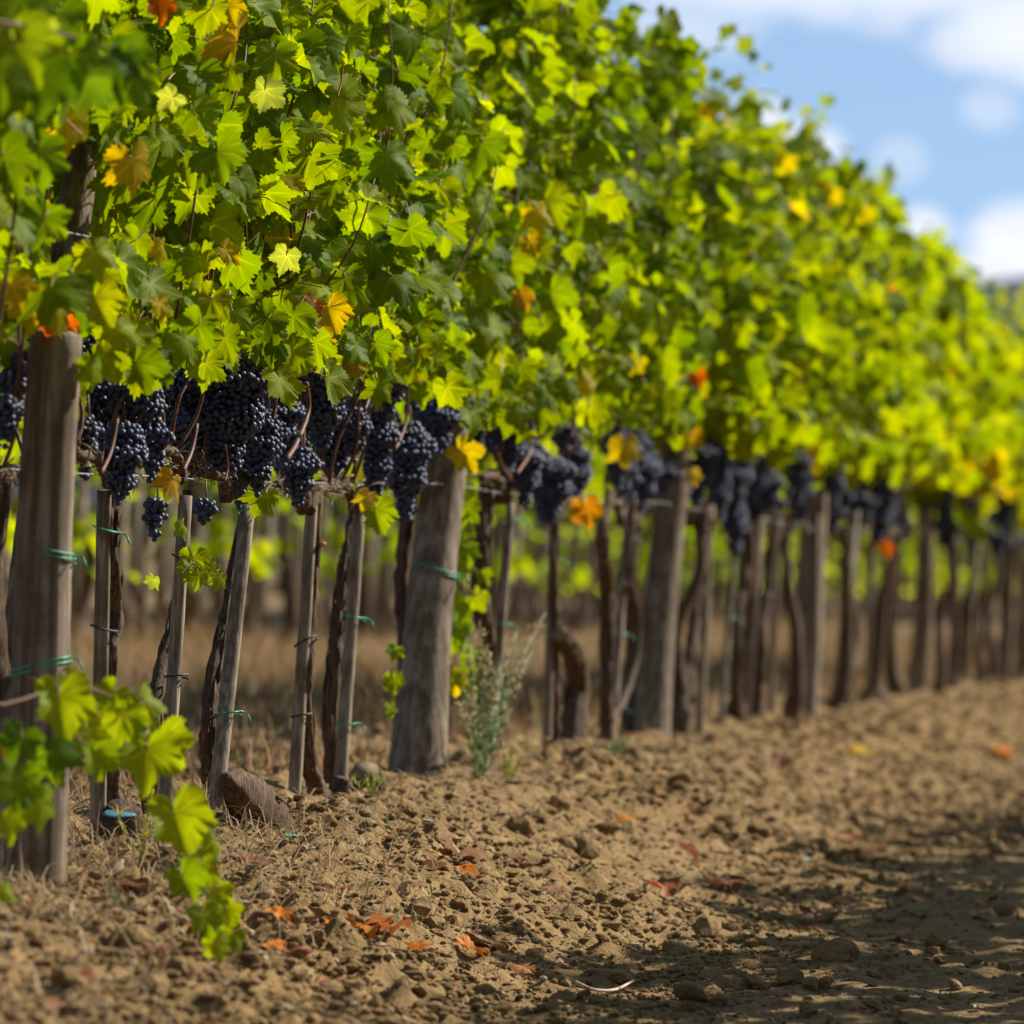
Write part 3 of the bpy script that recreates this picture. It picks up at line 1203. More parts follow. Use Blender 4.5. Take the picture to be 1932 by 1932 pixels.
# vines that the posts hide, and those out of the frame by the first post
EXTRA = [(12.05, 'vine of the front row growing two places before the thick first post', 185), (12.85, 'vine of the front row growing directly before the thick first post', 185),
         (13.62, 'vine hidden behind the thick first post with grapes on both sides', 185), (18.62, 'vine hidden behind the second thick post', 185), (23.3, 'vine hidden behind the third thick post', 160)]
for k, (y, lb, nl) in enumerate(EXTRA):
    root = make_root(y, lb, x=-.10 if y > 13 else 0.0)
    vines.append((y, root))
    v, f = bark_tube([(0, 0, -.08), (.01, .03, .3), (-.01, .0, .6), (0, .01, .86)], [.035, .026, .024, .02], 130 + k)
    mb = MB(); mb.add(v, f)
    obj('trunk', mb.mesh('trunk', M_BARK), root)
    add_cordon(root, 150 + k)
    top = dress_vine(root, y, 1100 + k, nl)
    add_canes(root, 170 + k, 4, top)

# far part of the front row: shared shapes
FAR_TOPS = [2.24, 2.08, 1.90]
FOL_FAR = []
for q, tp in enumerate(FAR_TOPS):
    FOL_FAR.append([joined_leaves('foliage', canopy_points(450, tp, 1.17, .45, 2000 + 10 * q + k), TPL_MID, .077, .35 + .3 * q) for k in range(5)])


def far_foliage(y):
    top = np.interp(y, TOPS[:, 0], TOPS[:, 1])
    q = int(np.argmin([abs(top - t) for t in FAR_TOPS]))
    return random.choice(FOL_FAR[q])


for yv, root in vines:
    if yv >= 25:
        obj('foliage', far_foliage(yv), root, kind='stuff')

far_trunks = []
for k in range(5):
    rs = np.random.default_rng(400 + k)
    path = [(rs.normal() * .03, rs.normal() * .03, -.08), (rs.normal() * .03, rs.normal() * .04, .12), (rs.normal() * .025, rs.normal() * .03, .4), (rs.normal() * .02, rs.normal() * .03, .65), (0, 0, .87)]
    v, f = bark_tube(path, [.05 + .012 * rs.random(), .036, .026, .022, .02], 420 + k, 10, 18)
    mb = MB(); mb.add(v, f)
    far_trunks.append(mb.mesh('trunk', M_BARK))
far_cord = []
for k in range(3):
    mb = MB()
    for s in (-1, 1):
        v, f = bark_tube([(0, 0, CORDON - .05), (0, s * .1, CORDON), (.01, s * .42, CORDON)], [.02, .018, .012], 460 + k + s, 7, 8)
        mb.add(v, f)
    far_cord.append(mb.mesh('cordon', M_BARK))
stake_me = []
for k in range(4):
    v, f = tube([(0, 0, -.1), (0, 0, .45), (0, 0, .95 + .1 * k)], [.017, .0165, .016], 8, .02, .1, 480 + k)
    mb = MB(); mb.add(v, f)
    stake_me.append(mb.mesh('wooden_stake', M_STAKE))


def far_stake(x, y, label, group):
    o = obj('wooden_stake', random.choice(stake_me), label=label, cat='stake', group=group)
    o.location = (x, y, gh(x, y))
    o.rotation_euler = (random.uniform(-.07, .05), random.uniform(-.04, .06), random.uniform(0, 3))
    o.scale = (random.uniform(.85, 1.25) * (1.5 if x < -2 else 1),) * 2 + (1,)
    return o


FARY = []
taken = [v[0] for v in vines]
STRETCH = ['between the third thick post and the squared post', 'between the squared post and the fifth post', 'between the fifth and sixth posts', 'past the sixth post at the far end']
for w, (a, b) in zip(STRETCH, ((23.25, 28.12), (28.12, 33.11), (33.11, 38.17), (38.17, 43.2))):
    for k in range(1, 7):
        yy = a + (b - a) * k / 6.0
        if min(abs(yy - t) for t in taken) > .45:
            FARY.append((yy, w))
for y, w in FARY:
    root = make_root(y, f'blurry dark-trunked vine of the front row, {w}', f'front row vines {w}')
    vines.append((y, root))
    t = obj('trunk', random.choice(far_trunks), root)
    t.rotation_euler = (random.uniform(-.09, .03), 0, random.uniform(0, 6.28))
    obj('cordon', random.choice(far_cord), root)
    obj('foliage', far_foliage(y), root, kind='stuff').scale = (random.uniform(.92, 1.08), random.choice((-1, 1)) * random.uniform(.97, 1.08), random.uniform(.97, 1.05))
    if random.random() < .55:
        far_stake(random.uniform(.0, .05), y + random.uniform(-.12, .05), f'thin weathered stake of the front row, {w}', f'front row stakes {w}')


def nearest_vine(y):
    return min(vines, key=lambda v: abs(v[0] - y))[1]


# grape bunches: (centre x, top, bottom, width) in the photograph, and depth beside the row
BUNCHES = [(28, 672, 832, 50, -.02, 0), (15, 745, 850, 40, .03, 0), (164, 785, 905, 44, .0, 1), (195, 716, 836, 54, -.04, 0), (262, 722, 832, 82, .05, 1), (232, 800, 950, 74, .04, 1),
           (291, 785, 908, 56, .07, 1), (338, 776, 892, 54, -.03, 0), (437, 668, 888, 122, .06, 1), (456, 838, 957, 46, .0, 0), (390, 790, 900, 46, -.05, 0), (493, 782, 934, 62, .06, 1), (535, 745, 845, 62, -.03, 0),
           (566, 846, 954, 60, .07, 1), (612, 694, 845, 82, .03, 1), (631, 835, 918, 55, -.02, 0), (294, 940, 1022, 40, .03, 1), (386, 945, 988, 40, .03, 1),
           (671, 772, 870, 50, .05, 1), (716, 776, 944, 60, .04, 1), (772, 798, 982, 72, .06, 1), (737, 715, 780, 48, .07, 0), (690, 700, 780, 44, -.05, 0), (830, 738, 856, 72, .03, 0), (883, 755, 800, 40, .06, 0),
           (800, 745, 830, 50, -.04, 0), (961, 775, 892, 70, .02, 0), (994, 843, 957, 52, .06, 0), (1040, 864, 988, 76, .06, 0), (1087, 842, 970, 52, .02, 0), (1070, 800, 880, 44, -.04, 0), (1180, 880, 960, 46, 0, 0), (1215, 858, 965, 52, .04, 0),
           (1318, 826, 950, 60, .04, 0), (1352, 850, 960, 50, .0, 0), (1385, 846, 970, 62, .05, 0), (1390, 950, 1062, 38, .06, 0), (1432, 872, 985, 62, .05, 0), (1468, 900, 980, 44, 0, 0),
           (1570, 915, 1005, 60, .05, 0), (1618, 925, 1015, 52, .05, 0), (1660, 942, 1032, 46, .04, 0), (1700, 960, 1030, 34, 0, 0), (1790, 980, 1036, 40, .04, 0), (1830, 985, 1040, 30, 0, 0), (1880, 1000, 1052, 38, .04, 0), (1918, 1005, 1050, 30, .03, 0)]
for k, (cx, ty, by, wd, dx, single) in enumerate(BUNCHES):
    top, bot = U(cx, ty, dx), U(cx, by, dx)
    dist = np.linalg.norm(top - CAM)
    L = (top - bot)[2]
    Wd = wd / FPX * dist
    root = nearest_vine(top[1])
    l = loc(top, root)
    if single:
        b = obj('grape_bunch', stalk_mesh(L), root, l)
        for p in bunch_points(L, Wd, 700 + k):
            o = bpy.data.objects.new('berry', BERRY_ME)
            COL.objects.link(o)
            o.parent = b
            o.location = p
            o.scale = (random.uniform(.9, 1.1),) * 3
    else:
        obj('grape_bunch', joined_bunch(L, Wd, 700 + k), root, l, kind='stuff')
for yv, root in vines:
    for k in range(4 if yv < 24 else random.choice((1, 2, 2, 3)) if yv < 30 else random.choice((0, 1, 2))):
        o = obj('grape_bunch', random.choice(BUNCH_FAR), root, (random.uniform(-.14, .0) + (.14 if yv > 21 else 0), random.uniform(-.38, .38), random.uniform(1.03, 1.2)), kind='stuff')
        o.rotation_euler = (0, 0, random.uniform(0, 6))

# single leaves that stand out in the photograph: pixel, width in px, colour, (roll, tilt, yaw), depth
YL, OR, GR, LG = (.38, .31, .006), (.38, .085, .005), (.12, .21, .01), (.17, .25, .012)
SPOT = [(250, 330, 95, (.37, .28, .01), (.2, .2, .4), .42), (425, 490, 55, YL, (.9, .5, .2), .40), (305, 480, 50, YL, (0, .1, .9), .40), (300, 590, 55, YL, (.3, .2, .7), .40),
        (95, 615, 60, OR, (0, .2, .2), .16), (130, 622, 36, (.30, .07, .015), (.8, .2, -.3), .16), (620, 605, 70, (.38, .29, .01), (.3, .3, .2), .38), (590, 590, 52, (.28, .13, .05), (-.6, .6, .2), .38), (600, 655, 60, (.38, .26, .01), (.2, .1, .5), .36),
        (530, 690, 92, LG, (-.1, .1, .5), .30), (400, 590, 85, (.22, .27, .01), (-.3, .1, .5), .36), (730, 325, 100, GR, (.1, .35, .2), .42), (520, 130, 90, LG, (0, .4, .1), .44), (600, 180, 90, GR, (.2, .35, .0), .44),
        (75, 320, 105, GR, (.15, .3, .1), .42), (85, 440, 95, GR, (-.3, .3, .0), .42), (180, 500, 80, (.24, .29, .01), (.2, .2, .3), .40), (180, 590, 85, (.24, .29, .01), (.5, .2, .3), .38),
        (1015, 420, 62, YL, (.2, .2, .4), .38), (1000, 470, 50, (.36, .28, .01), (.6, .2, .2), .38), (1105, 735, 46, YL, (.8, .4, .2), .30), (1312, 722, 38, OR, (.4, .3, .2), .28), (985, 570, 42, (.36, .2, .02), (.4, .3, .2), .38),
        (1105, 975, 62, (.40, .19, .02), (.3, .2, .1), .18), (868, 875, 66, (.36, .30, .01), (.7, .2, .2), .14), (325, 925, 60, (.38, .26, .02), (-.5, .3, .7), .12), (500, 955, 70, LG, (-.5, .2, .3), .12), (708, 985, 66, LG, (.3, .2, .2), .14),
        (695, 950, 46, (.38, .32, .05), (-.4, .4, .2), .14), (1180, 860, 66, (.34, .27, .02), (.1, .2, .2), .22), (1535, 870, 60, (.33, .29, .01), (.1, .2, .3), .26), (1460, 930, 46, LG, (.5, .2, .2), .16), (1305, 905, 34, (.40, .34, .1), (.3, .3, .1), .14),
        (1670, 1040, 30, OR, (.3, .3, .1), .14), (1680, 885, 46, (.40, .25, .05), (.3, .3, .1), .26), (1612, 665, 36, (.38, .24, .04), (.3, .3, .1), .34), (1840, 1000, 60, LG, (.2, .2, .2), .2),
        (300, 20, 60, OR, (.2, .3, .4), .44), (430, 30, 55, YL, (.3, .3, .3), .44), (500, 190, 70, (.20, .26, .17), (.2, .1, 2.6), .44), (325, 200, 55, (.24, .30, .2), (.9, .5, 2.9), .44), (1240, 490, 45, (.34, .40, .28), (.4, .4, 2.8), .40),
        (575, 640, 60, (.26, .33, .22), (.6, .6, 2.8), .36), (540, 500, 60, (.24, .31, .2), (.4, .4, 2.8), .40)]
for (px, py, wd, c, (ro, ti, ya), dx) in SPOT:
    p = U(px, py - wd * .3, dx * .62)
    s = wd / FPX * np.linalg.norm(p - CAM) / 1.45
    root = nearest_vine(p[1])
    put_leaf(root, loc(p, root), facing_basis(ro, ti, ya), s, c)

# a leaf-fringe hangs below the canopy between the bunches
for k in range(90):
    px = random.uniform(170, 1300)
    lim = np.interp(px, [0, 300, 500, 700, 900, 1100, 1300], [690, 700, 690, 700, 760, 800, 830])
    py = random.uniform(lim - 90, lim + random.choice((0, 0, 40)))
    p = U(px, py, random.uniform(.1, .3))
    root = nearest_vine(p[1])
    c = leaf_col(random.uniform(0, .3))
    put_leaf(root, loc(p, root), facing_basis(random.uniform(-.7, .7), random.uniform(-.2, .6), random.uniform(-.4, 1.0)), random.uniform(.045, .075), c)


def shoot(root, pix, w, leaves, r=.0035, csize=1.0, cols=None):
    """a cane through pixels at plane(s) w, with its own leaves: (px, py, width px, roll, tilt, yaw, colour)"""
    n = len(pix)
    ws = np.linspace(w[0], w[1], n)
    path = smooth_path([loc(U(px, py, ws[i]), root) for i, (px, py) in enumerate(pix)], 24)
    v, f = tube(path, [r, r * .8, r * .5], 6, .05)
    mb = MB(); mb.add(v, f)
    cane = obj('cane', mb.mesh('cane', M_CANE), root)
    for (px, py, wd, ro, ti, ya, c) in leaves:
        # hang the leaf at the depth of the nearest point of the cane
        i = min(range(n), key=lambda q: (pix[q][0] - px) ** 2 + (pix[q][1] - py) ** 2)
        p = U(px, py - wd * .2, ws[i] + random.uniform(-.03, .03))
        s = wd / FPX * np.linalg.norm(p - CAM) / 1.5
        put_leaf(cane, loc(p, root), facing_basis(ro, ti, ya), s, c)
    return cane


V0 = [v for v in vines if abs(v[0] - 12.05) < .01][0][1]
V00 = [v for v in vines if abs(v[0] - 12.85) < .01][0][1]
YG = (.20, .27, .012); DG = (.07, .14, .012)
shoot(V00, [(-60, 1300), (0, 1330), (110, 1300), (200, 1310), (280, 1390), (330, 1500), (365, 1600), (390, 1690), (430, 1790)], (.34, .66),
      [(112, 1340, 115, .1, .3, .3, YG), (165, 1400, 80, .5, .3, .2, YG), (215, 1320, 70, -.6, .5, .2, YG), (232, 1370, 110, -.3, .4, -.2, YG), (180, 1440, 85, .1, .2, .6, (.16, .24, .01)), (270, 1345, 90, .5, .2, .5, YG),
       (278, 1440, 132, -.1, .25, .2, YG), (310, 1415, 95, .6, .3, .3, (.22, .29, .02)), (95, 1440, 100, .4, .4, -.3, DG), (40, 1410, 90, -.4, .3, .2, DG), (30, 1490, 100, .1, .3, .3, (.12, .2, .01)), (75, 1530, 90, .2, .2, .5, YG),
       (10, 1560, 70, .3, .3, .4, YG), (330, 1560, 120, .3, .3, .2, YG), (365, 1530, 70, -.4, .4, .3, YG), (402, 1600, 66, .15, .1, .9, YG), (345, 1670, 78, .5, .3, .0, (.12, .2, .01)), (375, 1650, 70, -.2, .2, .5, YG),
       (408, 1690, 66, -.4, .3, .3, YG), (385, 1740, 76, .3, .3, .3, (.14, .22, .01)), (425, 1730, 64, -.3, .3, .2, YG), (440, 1775, 60, -.5, .2, .3, (.16, .24, .01)), (410, 1790, 56, .3, .3, .2, YG), (8, 1690, 50, .1, .3, .5, YG), (15, 1420, 40, .3, .3, .2, YL), (130, 1290, 60, .9, .5, .2, YG)])
shoot(V0, [(-250, -20), (-120, 20), (0, 40), (100, 60), (190, 90), (270, 150)], (.50, .62),
      [(40, 20, 130, .2, .3, .2, (.12, .2, .01)), (110, 50, 120, -.3, .3, .4, GR), (30, 110, 150, .4, .3, .1, (.15, .22, .01)), (130, 130, 140, -.2, .2, .2, GR), (200, 140, 130, .3, .3, .3, DG), (250, 165, 120, -.5, .3, .2, GR),
       (80, 165, 120, .1, .1, .4, DG), (170, 170, 110, .3, .1, 2.6, DG), (240, 120, 90, .6, .3, .3, DG), (60, 60, 100, .8, .5, 2.7, (.2, .27, .15)), (0, 160, 110, .1, .3, .2, GR)], .004)
Vp = nearest_vine(18.6)
shoot(Vp, [(872, 850), (884, 950), (880, 1050), (868, 1150), (858, 1250), (850, 1330)], (-.04, -.04),
      [(random.gauss(882 - (yy - 840) * .06, 20), yy, random.uniform(36, 72), random.uniform(-.6, .6), random.uniform(0, .5), random.uniform(-.5, .9), random.choice((YG, LG, (.15, .23, .01), GR))) for yy in range(840, 1310, 21)]
      + [(742, 1290, 46, .2, .2, .3, YG), (735, 1340, 36, .2, .2, .7, YG), (745, 1235, 36, -.3, .3, .3, GR), (852, 1290, 56, .3, .3, .2, (.5, .38, .02))], .003)
V2 = nearest_vine(U(310, 1568)[1])
shoot(V2, [(340, 1085), (362, 1062), (385, 1080), (420, 1095)], (.05, .10),
      [(365, 1065, 62, .1, .35, .2, YG), (352, 1080, 40, .9, .3, .2, LG), (375, 1095, 46, -.2, .3, .2, YG), (400, 1075, 40, -.8, .4, .2, LG), (413, 1098, 42, -.2, .2, .4, YG), (290, 1100, 34, .4, .4, 2.6, (.16, .22, .1)), (345, 1000, 40, .2, .2, .9, LG)], .002)
# stout red canes seen between the bunches
for (pix, rr) in (([(578, 722), (582, 775), (560, 835), (540, 868)], .0075), ([(222, 790), (210, 850), (190, 895)], .005), ([(285, 590), (288, 670), (280, 730)], .005), ([(372, 800), (362, 850), (345, 890)], .006),
                  ([(714, 690), (700, 740), (688, 775)], .005), ([(770, 730), (765, 800), (745, 850)], .005), ([(1000, 780), (1000, 850), (975, 895)], .006), ([(935, 845), (948, 880), (962, 900)], .007), ([(425, 840), (430, 880), (424, 910)], .003)):
    p0 = U(*pix[0], .10)
    root = nearest_vine(p0[1])
    v, f = tube(smooth_path([loc(U(px, py, .10), root) for px, py in pix], 12), [rr * .8, rr], 7, .06, .05, 3)
    mb = MB(); mb.add(v, f)
    obj('cane', mb.mesh('cane', M_CANE), root)

# bowed side stem, cut stub with blue paint, orange gall
V8 = nearest_vine(U(1152, 1412)[1])
v, f = bark_tube([loc(U(px, py, .03), V8) for px, py in [(1150, 1360), (1178, 1320), (1200, 1250), (1204, 1150), (1186, 1085), (1190, 1000), (1196, 930)]], [.014, .012, .011, .011, .01], 77, 8, 26)
mb = MB(); mb.add(v, f)
obj('side_stem', mb.mesh('side_stem', M_BARK), V8)
V1 = nearest_vine(U(183, 1602)[1])
pb = loc(U(232, 1612, .06), V1); pt = loc(U(226, 1535, .06), V1)
v, f = bark_tube([pb + np.array([0, 0, -.05]), (pb + pt) / 2, pt], [.056, .050, .046], 78, 14, 10)
mb = MB(); mb.add(v, f)
stub = obj('cut_stub', mb.mesh('cut_stub', M_BARK), V1)
v, f = tube([pt + np.array([0, 0, .0015]), pt + np.array([0, -.0006, .004])], [.042, .034], 14, .06)
mb = MB(); mb.add(v, f)
obj('painted_cut', mb.mesh('painted_cut', M_BLUE), stub)['label'] = 'pale blue wound paint on the sawn face'
V4 = nearest_vine(U(553, 1537)[1])
p = loc(U(607, 1026, .03), V4)
obj('gall', new_mesh('gall', clod_shape(I2v, 3, .2) * .011, I2f, M_SNAIL), V4, p)
p = loc(U(636, 1498, .04), V4)
v, f = bark_tube([p + np.array([-.01, .0, -.10]), p + np.array([0, 0, -.04]), p + np.array([.012, -.01, .02]), p + np.array([.016, -.015, .045])], [.05, .045, .034, .02], 81, 14, 14)
mb = MB(); mb.add(v, f)
obj('root_knob', mb.mesh('root_knob', M_BARK), V4)


# separate stumps
def stump(name, pix, w, rad, label, seed):
    pts = [U(px, py, w) for px, py in pix]
    g = gh(pts[-1][0], pts[-1][1])
    base = np.array([pts[-1][0], pts[-1][1], g])
    root = bpy.data.objects.new(name, None)
    COL.objects.link(root)
    root.location = base
    tag(root, label, 'stump')
    q = [p - base for p in pts]
    v, f = tube(smooth_path(q, 26), rad, 22, .09, .10, seed, cap=True, twist=.04)
    mb = MB(); mb.add(v, f)
    obj('bark', mb.mesh('bark', M_BARK), root)
    d = (q[0] - q[1]); d /= np.linalg.norm(d)
    if rad[0] > .015:
        mb = MB()
        v, f = tube([q[0] - d * .01, q[0] + d * .004], [rad[0] * .97, rad[0] * .88], 18, .05)
        mb.add(v, f)
        obj('cut_face', mb.mesh('cut_face', M_CUT), root)
    d2 = (q[-1] - q[-2]); d2 /= np.linalg.norm(d2)
    mb = MB()
    v, f = tube([q[-1] - d2 * .01, q[-1] + d2 * .004], [rad[-1] * .97, rad[-1] * .9], 18, .05)
    mb.add(v, f)
    obj('cut_face', mb.mesh('cut_face', M_CUT), root)
    rs = np.random.default_rng(seed)
    for k in range(16):
        t = rs.uniform(.1, .8)
        i = int(t * (len(q) - 1))
        a = rs.uniform(0, 6.28)
        rr = np.interp(t, np.linspace(0, 1, len(rad)), rad)
        c = q[i] + (q[i + 1] - q[i]) * (t * (len(q) - 1) - i)
        dd = (q[i + 1] - q[i]); dd /= np.linalg.norm(dd)
        s = np.cross(dd, [0, 0, 1.0]); s /= np.linalg.norm(s); u2 = np.cross(s, dd)
        o1 = (s * math.cos(a) + u2 * math.sin(a)) * rr
        v, f = tube([c + o1 * .98, c + o1 * 1.06 + dd * .03, c + o1 * 1.02 + dd * .07], [.004, .006, .002], 5, .3, 0, k)
        mb = MB(); mb.add(v, f)
        obj('bark_strip', mb.mesh('bark_strip', M_BARK), root)
    return root


stump('vine_stump', [(428, 1468), (447, 1488), (480, 1520), (530, 1580)], .17, [.012, .048, .060, .050], 'thick old vine stump lying tilted on the bank beside the slanting stake', 91)
stump('vine_stump', [(1056, 1196), (1076, 1225), (1090, 1290), (1082, 1370), (1072, 1450)], .05, [.030, .036, .036, .046, .062], 'thick sawn-off old trunk standing by a thin stake behind the tall weed', 92)
stump('vine_stump', [(690, 1455), (694, 1490), (690, 1530)], .08, [.040, .048, .056], 'low crumbling stump against the foot of the second thick post', 93)

# ------------------------------------------------------------------ posts of the front row


def post(base_px, top_px, r0, r1, label, seed, square=False, ties=(), w=0.0, ext=0.0, group=None, nm='vineyard_post'):
    b, t = U(*base_px, w), U(*top_px, w)
    root = bpy.data.objects.new(nm, None)
    COL.objects.link(root)
    g = gh(b[0], b[1])
    root.location = (b[0], b[1], g)
    tag(root, label, 'post', group)
    q1 = t - np.array(root.location)
    rs = np.random.default_rng(seed)
    n = 40
    path = []
    for k in range(n):
        s = -.10 + 1.10 * k / (n - 1)
        path.append(q1 * s + np.array([.006 * math.sin(s * 5 + seed), .006 * math.cos(s * 4 + seed), 0]))
    if square:
        mb = MB()
        h = r0
        V = []
        for p in (path[0], q1 * .33, q1 * .66, q1):
            for (sx, sy) in ((-1, -1), (1, -1), (1, 1), (-1, 1)):
                for (ex, ey) in ((.82, 1.0), (1.0, .82)) if sx * sy < 0 else ((1.0, .82), (.82, 1.0)):
                    V.append(p + np.array([sx * h * ex, sy * h * ey, 0]))
        Fc = []
        for i in range(3):
            for k in range(8):
                Fc.append((i * 8 + k, i * 8 + (k + 1) % 8, (i + 1) * 8 + (k + 1) % 8, (i + 1) * 8 + k))
        Fc.append(tuple(range(24, 32)))
        mb.add(V, Fc)
        obj('shaft', mb.mesh('shaft', M_STAKE, False), root)
    else:
        rad = [r0 * (1.06 - .04 * k) if k < 2 else r0 + (r1 - r0) * k / 5 for k in range(6)]
        v, f = tube(path, rad, 40, .008, .022, seed, cap=False)
        top_c = path[-1]
        # domed, slightly split head
        o = len(v)
        for q, (sc, up) in enumerate(((.93, .006), (.70, .012))):
            for k in range(40):
                a = np.array(v[39 * 40 + k])
                v.append(top_c + (a - top_c) * sc + np.array([0, 0, up]))
        rings = [39 * 40, o, o + 40]
        for i in range(2):
            for k in range(40):
                k2 = (k + 1) % 40
                f.append((rings[i] + k, rings[i] + k2, rings[i + 1] + k2, rings[i + 1] + k))
        f.append(tuple(o + 40 + k for k in range(40)))
        mb = MB(); mb.add(v, f)
        obj('shaft', mb.mesh('shaft', M_POST), root)
        # long drying cracks, cut as dark slivers of real depth
    for k, hgt in enumerate(ties):
        s = hgt
        c = q1 * s
        rr = r0 + (r1 - r0) * s
        me = ring_tie((c[0], c[1]), rr + .0035, rr + .0035, c[2], M_TIE, seed * 5 + k, 2, True, .0026)
        obj('tie', me, root)
    return root


post((58, 1648), (107, 635), .066, .056, w=.10, label='thick grey round post with two green twine ties and a leaning rounded head', seed=1, ties=(.60, .385))
post((-12, 1640), (192, -30), .041, .038, 'taller weathered post rising into the leaves behind the thick first post', 9, w=-.06)
post((783, 1477), (846, 815), .082, .062, 'second thick round post, broad at the foot, with leafy shoot hanging beside it', 2, ties=(.60,))
post((1229, 1397), (1278, 778), .068, .058, 'third thick round post, standing where the grapes begin to blur', 3)
post((1517, 1368), (1537, 925), .056, .050, 'squared sawn post with one pale edge, fourth along the front row', 4, square=True)
post((1734, 1312), (1747, 960), .050, .045, 'slim round post, fifth along the front row past the squared one', 5)
post((1892, 1300), (1906, 1000), .048, .044, 'slim round post, sixth along the front row past the squared one', 6)

# trellis wires
for k, (z, lb) in enumerate(((.885, 'lowest galvanised wire carrying the cordons of the front row'), (1.42, 'second galvanised wire just inside the foot of the canopy'), (1.9, 'third galvanised wire hidden among the leaves'))):
    path = []
    for y in np.arange(9.5, 44, .6):
        path.append((.012 + .008 * math.sin(y * 1.9), y, float(base_h(0, y)) + z - .012 * abs(math.sin((y - 13.65) / 4.87 * math.pi)) + .004 * math.sin(y * 3.1)))
    v, f = tube(path, .0014, 5)
    mb = MB(); mb.add(v, f)
    obj('trellis_wire', mb.mesh('trellis_wire', M_WIRE), label=lb, cat='wire')

# ------------------------------------------------------------------ rows behind, and the row whose shadow falls across the track
FOL_BACK = [joined_leaves('foliage', canopy_points(300, 2.35, .95, .47, 3000 + k) + [(p[0], p[1], p[2], .6, p[4]) for p in canopy_points(12, .95, .35, .47, 3100 + k)[:14]], TPL_MID, .085, .2) for k in range(4)]


def back_vine(x, y, label, group, zs=1.0):
    root = make_root(y, label, group, x)
    t = obj('trunk', random.choice(far_trunks), root)
    t.rotation_euler = (random.uniform(-.08, .05), 0, random.uniform(0, 6))
    t.scale = (1.35, 1.35, 1.02)
    o = obj('foliage', random.choice(FOL_BACK), root, kind='stuff')
    o.rotation_euler = (0, 0, random.choice((0, math.pi)))
    o.scale = (1, 1, zs)
    return root


X2 = -4.0
y = 26.0
k = 0
while y < 88:
    back_vine(X2, y, 'vine in the row behind, seen between the front trunks', 'vines of the row behind')
    for dy in ((0, .42) if y < 46 else (0,) if y < 70 else ()):
        far_stake(X2 + random.uniform(-.05, .05), y + dy + random.uniform(-.1, .1), 'stake in the row behind, seen between the front trunks', 'stakes of the row behind')
    y += .81 * random.uniform(.93, 1.07)
    k += 1
v, f = tube([(0, 0, -.1), (.005, 0, .5), (.01, .01, 1.1), (.01, .02, 2.0)], [.062, .058, .052, .045], 16, .02, .03, 33)
mb = MB(); mb.add(v, f)
POST_ME = mb.mesh('vineyard_post', M_POST)
for k in range(9):
    y = 28.6 + k * 4.87
    o = obj('vineyard_post', POST_ME, label='round post in the row behind, seen between the front trunks', cat='post', group='posts of the row behind')
    o.location = (X2, y, gh(X2, y))
    o.rotation_euler = (random.uniform(-.05, .02), random.uniform(-.02, .05), random.uniform(0, 6))
y = 44.0
while y < 112:
    back_vine(-8.0, y, 'vine in the farthest row up the slope, behind two other rows', 'vines of the farthest row')
    y += .95
y = 9.0
while y < 45:
    back_vine(4.12, y, 'vine of the row across the track, whose shade falls on the soil', 'vines of the row across the track', random.uniform(1.12, 1.3))
    y += .9

# ------------------------------------------------------------------ tall seeding weed beside the second post


def weed():
    base = U(905, 1492, .16)
    base[2] = gh(base[0], base[1])
    root = bpy.data.objects.new('tall_weed', None)
    COL.objects.link(root)
    root.location = base
    tag(root, 'tall grey-green weed with pale fluffy seed heads beside the second thick post', 'weed')
    m_stem = plain('weed_stem', (.22, .25, .12), .7)
    tips = [(1030, 1155), (975, 1190), (905, 1170), (880, 1200), (945, 1255), (1005, 1230), (890, 1290), (860, 1320), (955, 1330), (920, 1215)]
    rs = np.random.default_rng(5)
    for i, (px, py) in enumerate(tips):
        t = U(px, py, .16 + rs.normal() * .05) - base
        mid = t * .5 + np.array([rs.normal() * .01, -.012, .03])
        path = smooth_path([np.array([rs.normal() * .006, rs.normal() * .006, -.02]), mid, t], 10)
        v, f = tube(path, [.004, .003, .0015], 5)
        mb = MB(); mb.add(v, f)
        st = obj('stem', mb.mesh('stem', m_stem), root)
        # narrow leaves up the stem and seed tufts near its tip
        n = 80
        P, H, C = [], [], []
        for k in range(n):
            s = rs.uniform(.1, .75)
            a = path[int(s * 9)]
            P.append(a); H.append(rs.uniform(.02, .05)); C.append(np.array((.15, .215, .06)) * rs.uniform(.7, 1.3))
        for k in range(90):
            s = rs.uniform(.62, 1.0)
            a = path[int(s * 9)]
            P.append(a + rs.normal(size=3) * .010); H.append(rs.uniform(.008, .02)); C.append(np.array((.42, .35, .19)) * rs.uniform(.7, 1.3))
        blades('weed_leaves', P, H, C, 1.6, .0034, parent=st)


weed()


def small_weed(px, py, label, n=26, h=.07, col=(.14, .24, .06)):
    b = on_ground(px, py)
    root = bpy.data.objects.new('weed_tuft', None)
    COL.objects.link(root)
    root.location = b
    tag(root, label, 'weed')
    m = plain('tuft_stem', (.2, .22, .1), .7)
    for k in range(5):
        t = np.array([random.gauss(0, .05), random.gauss(0, .05), h * random.uniform(.7, 1.5)])
        v, f = tube([(0, 0, -.01), t * .5 + np.array([0, 0, .01]), t], [.0014, .0011, .0006], 4)
        mb = MB(); mb.add(v, f)
        st = obj('stem', mb.mesh('stem', m), root)
        P = [t * random.uniform(.2, 1) for _ in range(n)]
        C = [np.array(col) * random.uniform(.6, 1.5) for _ in range(n)]
        blades('weed_leaves', P, [random.uniform(.012, .035) for _ in range(n)], C, 1.4, .003, parent=st)


